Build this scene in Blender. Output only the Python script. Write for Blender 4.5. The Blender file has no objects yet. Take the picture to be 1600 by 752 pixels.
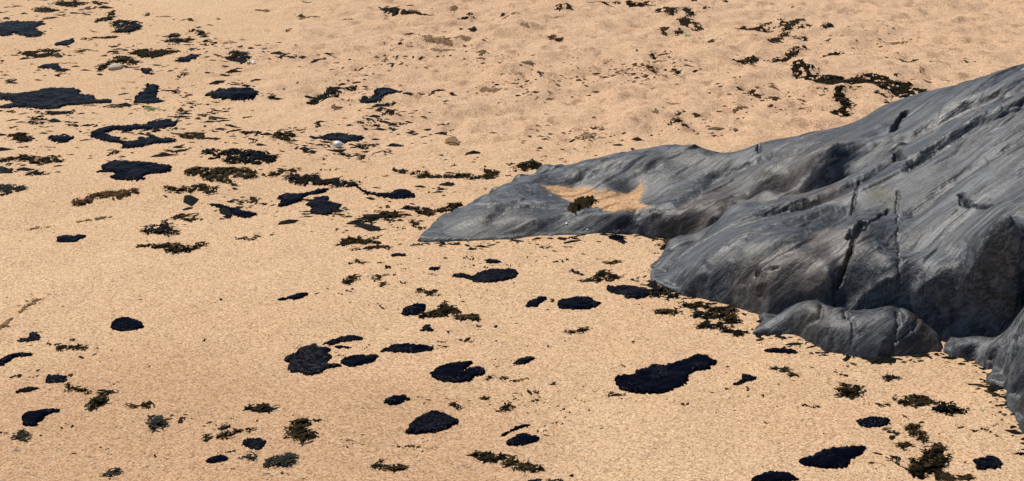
import bpy, math, random
import numpy as np
random.seed(7)
rng = np.random.default_rng(11)

# ------------------------------------------------------------------ camera, sky, sun, exposure
S = bpy.context.scene
COL = S.collection
CAM_H, PITCH, FPX = 1.6, math.radians(18.0), 2300.0
cam = bpy.data.cameras.new("camera")
cam.sensor_width = 36.0
cam.lens = 36.0 * FPX / 1600.0
cam.clip_start, cam.clip_end = 0.05, 2000.0
camo = bpy.data.objects.new("camera", cam)
camo.location = (0, 0, CAM_H)
camo.rotation_euler = (math.radians(90) - PITCH, 0, 0)
COL.objects.link(camo)
S.camera = camo

SUN_EL, SUN_AZ = math.radians(58), math.radians(-32)     # azimuth measured from +Y (ahead of the camera) towards +X
world = bpy.data.worlds.new("World")
S.world = world
world.use_nodes = True
wn = world.node_tree
bg = wn.nodes["Background"]
sky = wn.nodes.new("ShaderNodeTexSky")
sky.sky_type = 'NISHITA'
sky.sun_disc = False
sky.sun_elevation = SUN_EL
sky.sun_rotation = SUN_AZ
sky.dust_density = 0.6
wn.links.new(sky.outputs[0], bg.inputs[0])
bg.inputs[1].default_value = 0.07
sl = bpy.data.lights.new("sun", 'SUN')
sl.energy = 3.6
sl.angle = math.radians(0.5)
sl.color = (1.0, 0.95, 0.87)
so = bpy.data.objects.new("sun", sl)
sd = (math.sin(SUN_AZ) * math.cos(SUN_EL), math.cos(SUN_AZ) * math.cos(SUN_EL), math.sin(SUN_EL))
from mathutils import Vector
so.rotation_euler = Vector(sd).to_track_quat('Z', 'Y').to_euler()
COL.objects.link(so)
S.view_settings.view_transform = 'Standard'
S.view_settings.look = 'None'
S.view_settings.exposure = 0.12
S.view_settings.gamma = 1.0

# ------------------------------------------------------------------ helpers
def ray(u, v):
    """direction of the photo pixel (1600x752) seen from the camera"""
    a, b = (u - 800.0) / FPX, (376.0 - v) / FPX
    c, s = math.cos(PITCH), math.sin(PITCH)
    return np.array([a + 0 * b, c + b * s, -s + b * c])

def at(u, v, h=0.0):
    """the point at height h that lies under the pixel"""
    d = ray(np.asarray(u, float), np.asarray(v, float))
    t = (h - CAM_H) / d[2]
    return np.array([d[0] * t, d[1] * t])

def hash3(ix, iy, iz, seed):
    n = (ix.astype(np.int64) * 374761393 + iy.astype(np.int64) * 668265263 + iz.astype(np.int64) * 2147483647 + seed * 1274126177) & 0xffffffff
    n = ((n ^ (n >> 13)) * 1274126177) & 0xffffffff
    n = ((n ^ (n >> 15)) * 2246822519) & 0xffffffff
    return ((n ^ (n >> 16)) & 0xffff) / 65535.0

def vnoise(x, y, z=None, seed=0):
    """smooth value noise in -1..1"""
    x = np.asarray(x, float); y = np.asarray(y, float)
    z = np.zeros_like(x) if z is None else np.asarray(z, float)
    ix, iy, iz = np.floor(x), np.floor(y), np.floor(z)
    fx, fy, fz = x - ix, y - iy, z - iz
    fx, fy, fz = [f * f * f * (f * (f * 6 - 15) + 10) for f in (fx, fy, fz)]
    r = 0
    for a in (0, 1):
        for b in (0, 1):
            for c in (0, 1):
                w = (fx if a else 1 - fx) * (fy if b else 1 - fy) * (fz if c else 1 - fz)
                r = r + w * hash3(ix + a, iy + b, iz + c, seed)
    return r * 2 - 1

def fbm(x, y, z=None, seed=0, octs=4, gain=0.5):
    z = np.zeros_like(np.asarray(x, float)) if z is None else z
    s, a, f = 0, 1.0, 1.0
    for o in range(octs):
        s = s + a * vnoise(x * f, y * f, z * f, seed + o * 17)
        a *= gain; f *= 2.03
    return s

def make_mesh(name, verts, faces, mat=None, smooth=True):
    me = bpy.data.meshes.new(name)
    verts = np.asarray(verts, np.float32)
    me.vertices.add(len(verts))
    me.vertices.foreach_set("co", verts.ravel())
    faces = [np.asarray(f, np.int32) for f in faces] if isinstance(faces, list) else [np.asarray(faces, np.int32)]
    faces = [f for f in faces if len(f)]
    nl = sum(f.size for f in faces); npoly = sum(len(f) for f in faces)
    me.loops.add(nl); me.polygons.add(npoly)
    me.loops.foreach_set("vertex_index", np.concatenate([f.ravel() for f in faces]))
    st, cur = [], 0
    for f in faces:
        k = f.shape[1]
        st.append(cur + np.arange(len(f)) * k); cur += f.size
    me.polygons.foreach_set("loop_start", np.concatenate(st).astype(np.int32))
    me.polygons.foreach_set("use_smooth", np.full(npoly, smooth))
    me.update(calc_edges=True)
    if mat: me.materials.append(mat)
    return me

def link(name, me, parent=None, **props):
    o = bpy.data.objects.new(name, me)
    COL.objects.link(o)
    if parent: o.parent = parent
    for k, v in props.items():
        if v: o[k] = v
    return o

def grid_faces(nx, ny, keep=None):
    i = np.arange(nx - 1)[None, :] + np.arange(ny - 1)[:, None] * nx
    f = np.stack([i, i + 1, i + nx + 1, i + nx], -1)
    if keep is not None:
        f = f[keep]
    return f.reshape(-1, 4)

def compact(verts, faces):
    used = np.unique(faces)
    remap = np.full(len(verts), -1, np.int64); remap[used] = np.arange(len(used))
    return verts[used], remap[faces], used

def sdf(px, py, poly):
    """signed distance to a polygon, positive inside"""
    P = np.asarray(poly, float); Q = np.roll(P, -1, 0)
    best = np.full(px.shape, 1e9); ins = np.zeros(px.shape, bool)
    for (ax, ay), (bx, by) in zip(P, Q):
        dx, dy = bx - ax, by - ay
        t = np.clip(((px - ax) * dx + (py - ay) * dy) / (dx * dx + dy * dy + 1e-12), 0, 1)
        best = np.minimum(best, (px - ax - t * dx) ** 2 + (py - ay - t * dy) ** 2)
        if ay != by:
            c = ((ay > py) != (by > py)) & (px < (bx - ax) * (py - ay) / (by - ay) + ax)
            ins ^= c
    d = np.sqrt(best)
    return np.where(ins, d, -d)

# ------------------------------------------------------------------ materials
def new_mat(name):
    m = bpy.data.materials.new(name); m.use_nodes = True
    nt = m.node_tree
    return m, nt, nt.nodes["Principled BSDF"]

class NB:
    """small node-building shorthand"""
    def __init__(s, nt): s.nt = nt
    def n(s, t, **kw):
        k = s.nt.nodes.new(t)
        for a, b in kw.items(): setattr(k, a, b)
        return k
    def l(s, a, b): s.nt.links.new(a, b)
    def pos(s): return s.n("ShaderNodeNewGeometry").outputs["Position"]
    def mapping(s, vec, scale=(1, 1, 1), rot=(0, 0, 0), loc=(0, 0, 0)):
        m = s.n("ShaderNodeMapping"); s.l(vec, m.inputs[0])
        m.inputs["Scale"].default_value = scale; m.inputs["Rotation"].default_value = rot; m.inputs["Location"].default_value = loc
        return m.outputs[0]
    def noise(s, vec, scale, detail=4, rough=0.55, dist=0.0):
        t = s.n("ShaderNodeTexNoise"); s.l(vec, t.inputs["Vector"])
        t.inputs["Scale"].default_value = scale; t.inputs["Detail"].default_value = detail
        t.inputs["Roughness"].default_value = rough; t.inputs["Distortion"].default_value = dist
        return t.outputs["Fac"]
    def ramp(s, fac, stops):
        r = s.n("ShaderNodeValToRGB"); s.l(fac, r.inputs[0])
        e = r.color_ramp.elements
        while len(e) < len(stops): e.new(0.5)
        for k, (p, c) in zip(e, stops):
            k.position = p; k.color = (*c, 1) if len(c) == 3 else c
        return r.outputs[0]
    def mix(s, fac, a, b, mode='MIX'):
        m = s.n("ShaderNodeMix", data_type='RGBA', blend_type=mode)
        for i, v in ((0, fac), (6, a), (7, b)):
            if hasattr(v, "node"): s.l(v, m.inputs[i])
            elif i == 0: m.inputs[0].default_value = v
            else: m.inputs[i].default_value = (*v, 1)
        return m.outputs[2]
    def math(s, op, a, b=0.0):
        m = s.n("ShaderNodeMath", operation=op)
        for i, v in ((0, a), (1, b)):
            if hasattr(v, "node"): s.l(v, m.inputs[i])
            else: m.inputs[i].default_value = v
        return m.outputs[0]
    def bump(s, h, strength, dist, normal=None):
        b = s.n("ShaderNodeBump"); s.l(h, b.inputs["Height"])
        b.inputs["Strength"].default_value = strength; b.inputs["Distance"].default_value = dist
        if normal: s.l(normal, b.inputs["Normal"])
        return b.outputs[0]
    def attr(s, name):
        return s.n("ShaderNodeAttribute", attribute_name=name).outputs["Fac"]

def sand_material(name="sand", tint=None):
    m, nt, p = new_mat(name); b = NB(nt); P = b.pos()
    big = b.noise(P, 0.55, 4, 0.6)
    mid = b.noise(b.mapping(P, (1, .8, 1)), 5.0, 5, 0.6)
    fine = b.noise(P, 75.0, 2, 0.7)
    col = b.ramp(big, [(0.33, (0.64, 0.422, 0.245)), (0.52, (0.675, 0.464, 0.277)), (0.68, (0.715, 0.505, 0.31))])
    col = b.mix(b.ramp(mid, [(0.42, (0, 0, 0)), (0.62, (0.55, 0.55, 0.55))]), col, (0.66, 0.445, 0.28))
    col = b.mix(b.math('MULTIPLY', b.attr("trample"), 0.55), col, (0.66, 0.44, 0.285))
    col = b.mix(b.math('MULTIPLY', b.attr("damp"), 0.75), col, (0.54, 0.335, 0.19))
    tr = b.noise(b.mapping(P, (1, .45, 1)), 11.0, 5, 0.7)
    col = b.mix(b.math('MULTIPLY', b.attr("trample"), b.ramp(tr, [(0.53, (0, 0, 0)), (0.64, (0.75,) * 3)])), col, (0.34, 0.20, 0.12))
    # coarse grains: every cell is a grain of its own colour
    for sc, amt in ((250.0, 0.72), (110.0, 0.16)):
        v = b.n("ShaderNodeTexVoronoi"); b.l(P, v.inputs["Vector"]); v.inputs["Scale"].default_value = sc
        hs = b.n("ShaderNodeSeparateColor"); b.l(v.outputs["Color"], hs.inputs[0])
        g = b.ramp(hs.outputs[0], [(0.0, (0.30, 0.20, 0.12)), (0.16, (0.62, 0.50, 0.40)), (0.5, (1.0, 1.0, 1.0)), (0.84, (1.12, 1.06, 0.98)), (1.0, (1.5, 1.55, 1.6))])
        col = b.mix(amt, col, b.mix(1.0, col, g, 'MULTIPLY'))
        gr = v.outputs["Distance"]
    col = b.mix(b.ramp(fine, [(0.60, (0, 0, 0)), (0.76, (0.5, 0.5, 0.5))]), col, (0.36, 0.22, 0.12))
    if tint: col = b.mix(1.0, col, tint, 'MULTIPLY')
    b.l(col, p.inputs["Base Color"])
    p.inputs["Roughness"].default_value = 0.9
    p.inputs["Specular IOR Level"].default_value = 0.2
    h1 = b.noise(P, 260.0, 2, 0.6)
    h2 = b.noise(b.mapping(P, (1, .7, 1)), 38.0, 4, 0.62)
    nrm = b.bump(h2, 0.26, 0.006)
    nrm = b.bump(h1, 0.6, 0.002, nrm)
    b.l(nrm, p.inputs["Normal"])
    return m

def oil_material(name="crude_oil", grit=0.0):
    m, nt, p = new_mat(name); b = NB(nt); P = b.pos()
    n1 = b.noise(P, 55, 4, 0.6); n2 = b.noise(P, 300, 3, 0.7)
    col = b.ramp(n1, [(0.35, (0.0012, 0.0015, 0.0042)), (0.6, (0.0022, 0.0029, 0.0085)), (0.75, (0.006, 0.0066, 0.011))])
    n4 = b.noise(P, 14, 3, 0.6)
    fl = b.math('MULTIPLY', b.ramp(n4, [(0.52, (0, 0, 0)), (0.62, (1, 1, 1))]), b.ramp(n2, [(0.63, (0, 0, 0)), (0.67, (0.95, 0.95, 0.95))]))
    col = b.mix(fl, col, (0.34, 0.35, 0.37))  # pale flecks painted into the base colour as glints on the oil
    if grit:
        n3 = b.noise(P, 95, 4, 0.7)
        col = b.mix(b.ramp(n3, [(0.46, (0, 0, 0)), (0.66, (grit,) * 3)]), col, (0.06, 0.052, 0.045))
    b.l(col, p.inputs["Base Color"])
    p.inputs["Specular IOR Level"].default_value = 0.006
    b.l(b.ramp(n1, [(0.3, (0.16,) * 3), (0.7, (0.40,) * 3)]), p.inputs["Roughness"])
    b.l(b.bump(n2, 0.15, 0.002, b.bump(n1, 0.3, 0.005)), p.inputs["Normal"])
    return m

def weed_material(name, dark, light, spec=0.01, rough=0.5):
    m, nt, p = new_mat(name); b = NB(nt); P = b.pos()
    n1 = b.noise(P, 48, 4, 0.65); n2 = b.noise(P, 260, 2, 0.6)
    oi = b.n("ShaderNodeObjectInfo").outputs["Random"]
    f = b.math('ADD', b.math('MULTIPLY', oi, 0.35), b.math('MULTIPLY', n1, 0.75))
    col = b.ramp(f, [(0.35, dark), (0.75, light)])
    b.l(col, p.inputs["Base Color"])
    p.inputs["Roughness"].default_value = rough
    p.inputs["Specular IOR Level"].default_value = spec
    b.l(b.bump(n2, 0.5, 0.004, b.bump(n1, 0.8, 0.012)), p.inputs["Normal"])
    return m

def rock_material():
    m, nt, p = new_mat("slate_rock"); b = NB(nt); P = b.pos()
    # foliation: space turned so that local X runs along the bedding, then squeezed across it
    warp = b.n("ShaderNodeTexNoise"); b.l(P, warp.inputs["Vector"]); warp.inputs["Scale"].default_value = 1.8; warp.inputs["Detail"].default_value = 3
    wv = b.n("ShaderNodeVectorMath", operation='MULTIPLY_ADD'); b.l(warp.outputs["Color"], wv.inputs[0]); wv.inputs[1].default_value = (.16, .16, .16); b.l(P, wv.inputs[2])
    Q = b.n("ShaderNodeVectorRotate", rotation_type='EULER_XYZ'); Q.invert = True
    b.l(wv.outputs[0], Q.inputs["Vector"]); Q.inputs["Rotation"].default_value = (0, math.radians(-24), math.radians(26))
    Q = Q.outputs[0]
    f1 = b.noise(b.mapping(Q, (0.9, 17, 17)), 1.0, 7, 0.62, 0.5)
    f2 = b.noise(b.mapping(Q, (1.5, 100, 100)), 1.0, 5, 0.62, 0.3)
    f4 = b.noise(b.mapping(Q, (1.1, 40, 40)), 1.0, 6, 0.65, 0.5)
    f3 = b.noise(b.mapping(Q, (1.2, 6, 6)), 1.0, 4, 0.6, 0.4)
    mot = b.noise(P, 34.0, 6, 0.75)
    blot = b.noise(P, 2.6, 4, 0.6)
    spk = b.noise(P, 190, 4, 0.75)
    lo = b.noise(b.mapping(P, (1, 1, 1), loc=(3, 7, 1)), 1.7, 3, 0.6)      # where the bedding shows strongly
    show = b.ramp(lo, [(0.40, (0.25,) * 3), (0.62, (1.0,) * 3)])
    c = b.ramp(f3, [(0.38, (0.0170, 0.0175, 0.0192)), (0.50, (0.0289, 0.0316, 0.0357)), (0.62, (0.0394, 0.0464, 0.0571))])
    c = b.mix(b.ramp(blot, [(0.48, (0, 0, 0)), (0.62, (0.55,) * 3)]), c, (0.0361, 0.0303, 0.0236))
    c = b.mix(b.math('MULTIPLY', show, b.ramp(f1, [(0.51, (0, 0, 0)), (0.60, (0.75,) * 3)])), c, (0.0820, 0.0895, 0.1013))
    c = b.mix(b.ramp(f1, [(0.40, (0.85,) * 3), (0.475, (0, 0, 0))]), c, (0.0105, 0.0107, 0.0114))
    c = b.mix(b.math('MULTIPLY', show, b.ramp(f4, [(0.52, (0, 0, 0)), (0.60, (0.75,) * 3)])), c, (0.1312, 0.1412, 0.1569))
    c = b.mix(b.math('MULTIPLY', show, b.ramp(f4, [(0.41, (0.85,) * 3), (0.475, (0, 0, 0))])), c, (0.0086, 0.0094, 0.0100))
    c = b.mix(b.math('MULTIPLY', show, b.ramp(f2, [(0.53, (0, 0, 0)), (0.61, (0.75,) * 3)])), c, (0.1706, 0.1782, 0.1891))
    c = b.mix(b.ramp(mot, [(0.52, (0, 0, 0)), (0.62, (0.5,) * 3)]), c, (0.0918, 0.0975, 0.1034))
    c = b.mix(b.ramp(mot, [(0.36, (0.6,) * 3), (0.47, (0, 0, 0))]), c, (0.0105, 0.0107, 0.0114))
    c = b.mix(b.math('MULTIPLY', b.attr("brown"), 0.7), c, b.mix(b.ramp(f4, [(0.40, (0, 0, 0)), (0.60, (1, 1, 1))]), (0.055, 0.036, 0.021), (0.15, 0.102, 0.058)))
    c = b.mix(b.math('MULTIPLY', b.attr("pale"), b.ramp(b.math('ADD', b.math('MULTIPLY', spk, .5), b.math('MULTIPLY', f4, .5)), [(0.49, (0, 0, 0)), (0.58, (0.75,) * 3)])), c, (0.24, 0.24, 0.235))
    c = b.mix(b.math('MULTIPLY', b.attr("olive"), 0.7), c, (0.13, 0.12, 0.06))
    c = b.mix(b.ramp(spk, [(0.60, (0, 0, 0)), (0.68, (0.6,) * 3)]), c, (0.24, 0.24, 0.23))
    gr = b.noise(P, 420, 3, 0.7)
    c = b.mix(b.math('MULTIPLY', b.attr("dust"), b.ramp(gr, [(0.44, (0, 0, 0)), (0.54, (0.95,) * 3)])), c, (0.52, 0.36, 0.225))
    b.l(c, p.inputs["Base Color"])
    b.l(b.ramp(f1, [(0.38, (0.34,) * 3), (0.62, (0.54,) * 3)]), p.inputs["Roughness"])
    p.inputs["Specular IOR Level"].default_value = 0.45
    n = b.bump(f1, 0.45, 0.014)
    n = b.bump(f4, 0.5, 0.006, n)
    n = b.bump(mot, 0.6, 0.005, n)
    b.l(n, p.inputs["Normal"])
    return m

def plain_material(name, a, c, scale, rough=0.6):
    m, nt, p = new_mat(name); b = NB(nt)
    n = b.noise(b.pos(), scale, 4, 0.6)
    b.l(b.ramp(n, [(0.35, a), (0.7, c)]), p.inputs["Base Color"])
    p.inputs["Roughness"].default_value = rough
    b.l(b.bump(n, 0.3, 0.003), p.inputs["Normal"])
    return m

M_SAND = sand_material()
M_SAND_DAMP = sand_material("damp_sand", (0.90, 0.83, 0.76))
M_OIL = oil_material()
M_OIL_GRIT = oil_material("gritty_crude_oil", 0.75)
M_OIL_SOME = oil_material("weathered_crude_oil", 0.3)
M_ROCK = rock_material()
M_WEED = {
    'W': weed_material("brown_wrack", (0.005, 0.0038, 0.0024), (0.046, 0.033, 0.015)),
    'G': weed_material("olive_wrack", (0.007, 0.0055, 0.0028), (0.064, 0.048, 0.021)),
    'B': weed_material("oiled_wrack", (0.0025, 0.0028, 0.004), (0.016, 0.0145, 0.012), 0.012, 0.3),
    'R': weed_material("red_brown_wrack", (0.035, 0.019, 0.009), (0.10, 0.055, 0.026)),
    'T': weed_material("sand_dusted_wrack", (0.12, 0.066, 0.030), (0.30, 0.185, 0.095), 0.1, 0.85),  # also colours one shadow smear, drawn as a flat patch
    'K': weed_material("grey_wrack", (0.018, 0.017, 0.014), (0.065, 0.06, 0.048)),
    'P': weed_material("pale_green_weed", (0.16, 0.17, 0.055), (0.40, 0.42, 0.20)),
}
M_SHELL = plain_material("white_shell", (0.70, 0.69, 0.65), (0.86, 0.85, 0.82), 60, 0.4)
M_STONE = plain_material("pale_stone", (0.40, 0.33, 0.23), (0.55, 0.47, 0.34), 40, 0.7)

# ------------------------------------------------------------------ ground: one sheet of sand to the horizon
def axis(lo, hi, a, bnd, step):
    fine = np.arange(a, bnd + step * .5, step)
    left, right, x, s = [], [], a, step
    while x > lo: s *= 1.35; x -= s; left.append(x)
    x, s = bnd, step
    while x < hi: s *= 1.35; x += s; right.append(x)
    return np.concatenate([left[::-1], fine, right])
GX = axis(-1500, 1500, -4.6, 4.6, 0.018)
GY = np.concatenate([axis(-60, 2.6, 2.6, 2.7, 0.0125)[:-1], np.arange(2.72, 6.2, 0.0125), np.arange(6.2, 13.0, 0.026)])
t, s_ = GY[-1], 0.03
ext = []
while t < 1800: s_ *= 1.3; t += s_; ext.append(t)
GY = np.unique(np.round(np.concatenate([GY, ext]), 5))
gx, gy = np.meshgrid(GX, GY)
def smooth(a, b, x):
    t = np.clip((np.asarray(x, float) - a) / (b - a), 0, 1); return t * t * (3 - 2 * t)
near = np.exp(-((gx / 30) ** 2 + (gy / 40) ** 2))
trample = smooth(5.6, 7.0, gy + 0.35 * gx + 0.5 * vnoise(gx * 1.3, gy * 1.3, seed=5)) * smooth(-2.4, -0.6, gx)
Z = 0.010 * fbm(gx * 1.5, gy * 1.2, seed=1, octs=3) + 0.0035 * fbm(gx * 7, gy * 5, seed=2, octs=3)
foot = fbm(gx * 3.4, gy * 2.6, seed=3, octs=4, gain=0.6)
Z = Z + trample * (0.023 * foot + 0.022 * np.abs(fbm(gx * 5.5, gy * 4.2, seed=9, octs=3)))
# sand banked against the foot of the rocks
FEET = [[(652,376),(700,380),(760,379),(830,374),(900,371),(960,367),(1000,366),(1060,373),(1120,380)], [(1012,425),(1016,442),(1060,461),(1120,476),(1200,498)],
        [(1180,520),(1240,525),(1290,549),(1340,561),(1370,563),(1430,558),(1475,549)], [(1478,551),(1520,561),(1545,578),(1540,600),(1568,611),(1570,640),(1590,674),(1640,725)]]
sub = (np.abs(gx) < 3) & (gy > 3) & (gy < 6)
sx_, sy_ = gx[sub], gy[sub]; dist = np.full(sx_.shape, 9.0)
for line in FEET:
    W = [at(u, v) for u, v in line]
    for (a0, b0), (a1, b1) in zip(W[:-1], W[1:]):
        dx, dy = a1 - a0, b1 - b0
        t = np.clip(((sx_ - a0) * dx + (sy_ - b0) * dy) / (dx * dx + dy * dy + 1e-9), 0, 1)
        dist = np.minimum(dist, np.hypot(sx_ - a0 - t * dx, sy_ - b0 - t * dy))
bank = np.zeros(gx.shape); bank[sub] = (.001 + .007 * vnoise(sx_ * 7, sy_ * 7, seed=77)) * np.exp(-(dist / .05) ** 2)
Z = (Z + bank) * near
def sandz(x, y):
    x = np.asarray(x, float); y = np.asarray(y, float)
    i = np.clip(np.searchsorted(GX, x) - 1, 0, len(GX) - 2); j = np.clip(np.searchsorted(GY, y) - 1, 0, len(GY) - 2)
    fx = (x - GX[i]) / (GX[i + 1] - GX[i]); fy = (y - GY[j]) / (GY[j + 1] - GY[j])
    return (Z[j, i] * (1 - fx) + Z[j, i + 1] * fx) * (1 - fy) + (Z[j + 1, i] * (1 - fx) + Z[j + 1, i + 1] * fx) * fy
me = make_mesh("sand", np.stack([gx, gy, Z], -1).reshape(-1, 3), grid_faces(len(GX), len(GY)), M_SAND)
damp = smooth(3.95, 3.45, gy + .25 * vnoise(gx * 2, gy * 2, seed=61)) * smooth(.15, -.5, gx + .3 * vnoise(gx * 1.6, gy * 1.6, seed=62))
a2_ = me.attributes.new("damp", 'FLOAT', 'POINT'); a2_.data.foreach_set("value", damp.ravel().astype(np.float32))
at_ = me.attributes.new("trample", 'FLOAT', 'POINT'); at_.data.foreach_set("value", (trample * near).ravel().astype(np.float32))
link("sand", me, kind="structure")
# ------------------------------------------------------------------ rocks: height surfaces through surveyed points, with bedding relief and carved cracks
FOL = np.array([0.86, 0.40, 0.32]); FOL /= np.linalg.norm(FOL)
F2 = np.cross(FOL, [0, 0, 1.0]); F2 /= np.linalg.norm(F2); F3 = np.cross(F2, FOL)

def blocks(x, y, z, seed):
    """angular relief: the highest of the tilted pads round each point, meeting in creases"""
    y = y - .4 * z
    ix, iy = np.floor(x), np.floor(y); best = np.full(x.shape, -9.0)
    for a in (-1, 0, 1):
        for c in (-1, 0, 1):
            cx, cy = ix + a, iy + c; o = cx * 0
            px, py = cx + hash3(cx, cy, o, 5 + seed), cy + hash3(cx, cy, o, 6 + seed)
            dx, dy = x - px, y - py
            h = hash3(cx, cy, o, 8 + seed) * 1.2 + (hash3(cx, cy, o, 9 + seed) - .5) * 2.4 * dx + (hash3(cx, cy, o, 10 + seed) - .5) * 2.4 * dy - 1.1 * (dx * dx + dy * dy)
            best = np.maximum(best, h)
    return np.clip(best, -1, 1.6) - .6

class Rock:
    SOFT = .028
    def __init__(s, foot, pts, crest, step, cracks=(), spots=(), seed=0, relief=1.0):
        W = []
        for u, v, h in pts:
            x, y = at(u, v, h); W.append((x, y, h))
        for u, v, h in crest:                       # the far side falls away behind each crest point
            x, y = at(u, v, h)
            W += [(x, y, h), (x + .02, y + .09, h - .035), (x + .04, y + .22, h * .45), (x + .06, y + .22 + .55 * max(h, .12), -.07)]
        FB = []
        for u, v in foot:
            x, y = at(u, v); FB.append((x, y)); W.append((x, y, -.004)); W.append((x, y - .07, -.07))
        far = [at(u, v, h) for u, v, h in crest]
        FP = np.array(FB + [(x + .05, y + .24) for x, y in far[::-1]])
        W = np.array(W)
        s.P = W[:, :2]
        d = np.linalg.norm(s.P[:, None] - s.P[None], axis=-1)
        n = len(W)
        A = np.zeros((n + 3, n + 3)); A[:n, :n] = s.phi(d) - np.eye(n) * 0.003
        A[:n, n] = 1; A[:n, n + 1:] = s.P; A[n, :n] = 1; A[n + 1:, :n] = s.P.T
        s.c = np.linalg.lstsq(A, np.concatenate([W[:, 2], np.zeros(3)]), rcond=None)[0]
        m = .12
        s.xs = np.arange(s.P[:, 0].min() - m, s.P[:, 0].max() + m, step); s.ys = np.arange(s.P[:, 1].min() - m, s.P[:, 1].max() + m, step)
        X, Y = np.meshgrid(s.xs, s.ys)
        H = s.base(X, Y)
        fade = np.clip((H + .02) / .06, 0.15, 1)
        for it in range(1):
            wx = X + .09 * fbm(X * 2.2, Y * 2.2, H * 2.2, 31 + seed, 2); wy = Y + .09 * fbm(X * 2.2, Y * 2.2, H * 2.2, 47 + seed, 2)
            q = np.stack([wx, wy, H], -1)
            a, b2, c2 = q @ FOL, q @ F2, q @ F3
            r = .030 * fbm(a * .9, b2 * 5, c2 * 5, 3 + seed, 2) + 0.002 * fbm(a * 1.5, b2 * 30, c2 * 30, 8 + seed, 2) + .008 * fbm(X * 3, Y * 4, H * 4, 70 + seed, 3)
            ph = b2 - .4 * c2 + .035 * fbm(X * 3, Y * 3, H * 3, 55 + seed, 3)
            amp = smooth(-.35, .35, fbm(X * 2.3, Y * 2.3, H * 2.3, 66 + seed, 2))
            r = .55 * r
            for sp_, am_ in ((.11, .009), (.037, .0026)):
                tt = ph / sp_ + .35 * fbm(X * .55 / sp_, Y * .55 / sp_, seed=int(sp_ * 1e4) + seed, octs=2); fr = tt - np.floor(tt); jit = hash3(np.floor(tt), np.floor(a * 3.2 + 5 * hash3(np.floor(tt), tt * 0, tt * 0, 3)), tt * 0, 7)
                r = r + am_ * (.35 + .65 * amp) * (.4 + .8 * jit) * (np.minimum(fr / .82, (1 - fr) / .18) - .5)
            r = r + blocks(a / .30, b2 / .13, c2 / .13, seed) * .005
            led = fbm(a * 2.0, b2 * 14, c2 * 14, 90 + seed, 2)
            r = r + .010 * smooth(.25, .33, led)      # bedding ledges
            gy_, gx_ = np.gradient(H, step); sl_ = np.hypot(gx_, gy_)
            H = H + relief * r * fade / (1 + 1.6 * sl_ ** 2)
        D = sdf(X, Y, FP) + .008 * fbm(X * 16, Y * 16, seed=20 + seed, octs=3)
        H = np.where(D < .03, np.minimum(H, D * 2.2), H)
        H = np.where((D > 0) & (D < .10), np.maximum(H, np.minimum(D * 1.1, .014)), H)
        s.X, s.Y, s.H = X, Y, H
        for line, wd, dp in cracks:
            pts3 = [s.hit(u, v) for u, v in line]
            dist = np.full(X.shape, 9.0)
            jx = X + .010 * (hash3(np.floor(X * 38), np.floor(Y * 38), X * 0, 5) - .5); jy = Y + .010 * (hash3(np.floor(X * 38), np.floor(Y * 38), X * 0, 6) - .5)
            for (a0, b0, _), (a1, b1, _) in zip(pts3[:-1], pts3[1:]):
                dx, dy = a1 - a0, b1 - b0
                t = np.clip(((jx - a0) * dx + (jy - b0) * dy) / (dx * dx + dy * dy + 1e-9), 0, 1)
                dist = np.minimum(dist, np.hypot(jx - a0 - t * dx, jy - b0 - t * dy))
            s.H = s.H - (dp * np.exp(-(dist / wd) ** 2) if wd > .02 else dp * np.clip(1.25 - dist / wd, 0, 1))
        s.attr = {}
        for key in ("brown", "pale", "olive"):
            w = np.zeros(X.shape)
            for k, u, v, rad, amt in spots:
                if k != key: continue
                x, y, _ = s.hit(u, v)
                dd = np.hypot((X - x) * .8, Y - y) / rad + .55 * fbm(X * 7, Y * 7, seed=12, octs=3)
                w = np.maximum(w, amt * (1 - smooth(.35, 1.25, dd)))
            s.attr[key] = w
    def phi(s, d): return np.sqrt(d * d + s.SOFT ** 2)
    def base(s, X, Y):
        n = len(s.P); out = np.zeros(X.shape)
        for k in range(n): out += s.c[k] * np.sqrt((X - s.P[k, 0]) ** 2 + (Y - s.P[k, 1]) ** 2 + s.SOFT ** 2)
        return out + s.c[n] + s.c[n + 1] * X + s.c[n + 2] * Y
    def z(s, x, y):
        x = np.asarray(x, float); y = np.asarray(y, float)
        st = s.xs[1] - s.xs[0]
        fi = np.clip((x - s.xs[0]) / st, 0, len(s.xs) - 1.001); fj = np.clip((y - s.ys[0]) / st, 0, len(s.ys) - 1.001)
        i, j = fi.astype(int), fj.astype(int); a, b = fi - i, fj - j
        z = (s.H[j, i] * (1 - a) + s.H[j, i + 1] * a) * (1 - b) + (s.H[j + 1, i] * (1 - a) + s.H[j + 1, i + 1] * a) * b
        out = (x < s.xs[0]) | (x > s.xs[-1]) | (y < s.ys[0]) | (y > s.ys[-1])
        return np.where(out, -1, z)
    def hit(s, u, v):
        d = ray(u, v); t = np.arange(2.5, 8, .004)
        x, y, z = d[0] * t, d[1] * t, CAM_H + d[2] * t
        k = np.argmax(z < np.maximum(s.z(x, y), 0))
        return x[k], y[k], z[k]
    def build(s, name, **props):
        ny, nx = s.H.shape
        G = sandz(s.X, s.Y)
        low = s.H < G - .05
        keep = ~(low[:-1, :-1] & low[1:, :-1] & low[:-1, 1:] & low[1:, 1:])
        V = np.stack([s.X, s.Y, np.maximum(s.H, G - .12)], -1).reshape(-1, 3)
        V, F, used = compact(V, grid_faces(nx, ny, keep))
        me = make_mesh(name, V, F, M_ROCK)
        for k, w in s.attr.items():
            a = me.attributes.new(k, 'FLOAT', 'POINT'); a.data.foreach_set("value", w.reshape(-1)[used].astype(np.float32))
        return link(name, me, **props)

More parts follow.
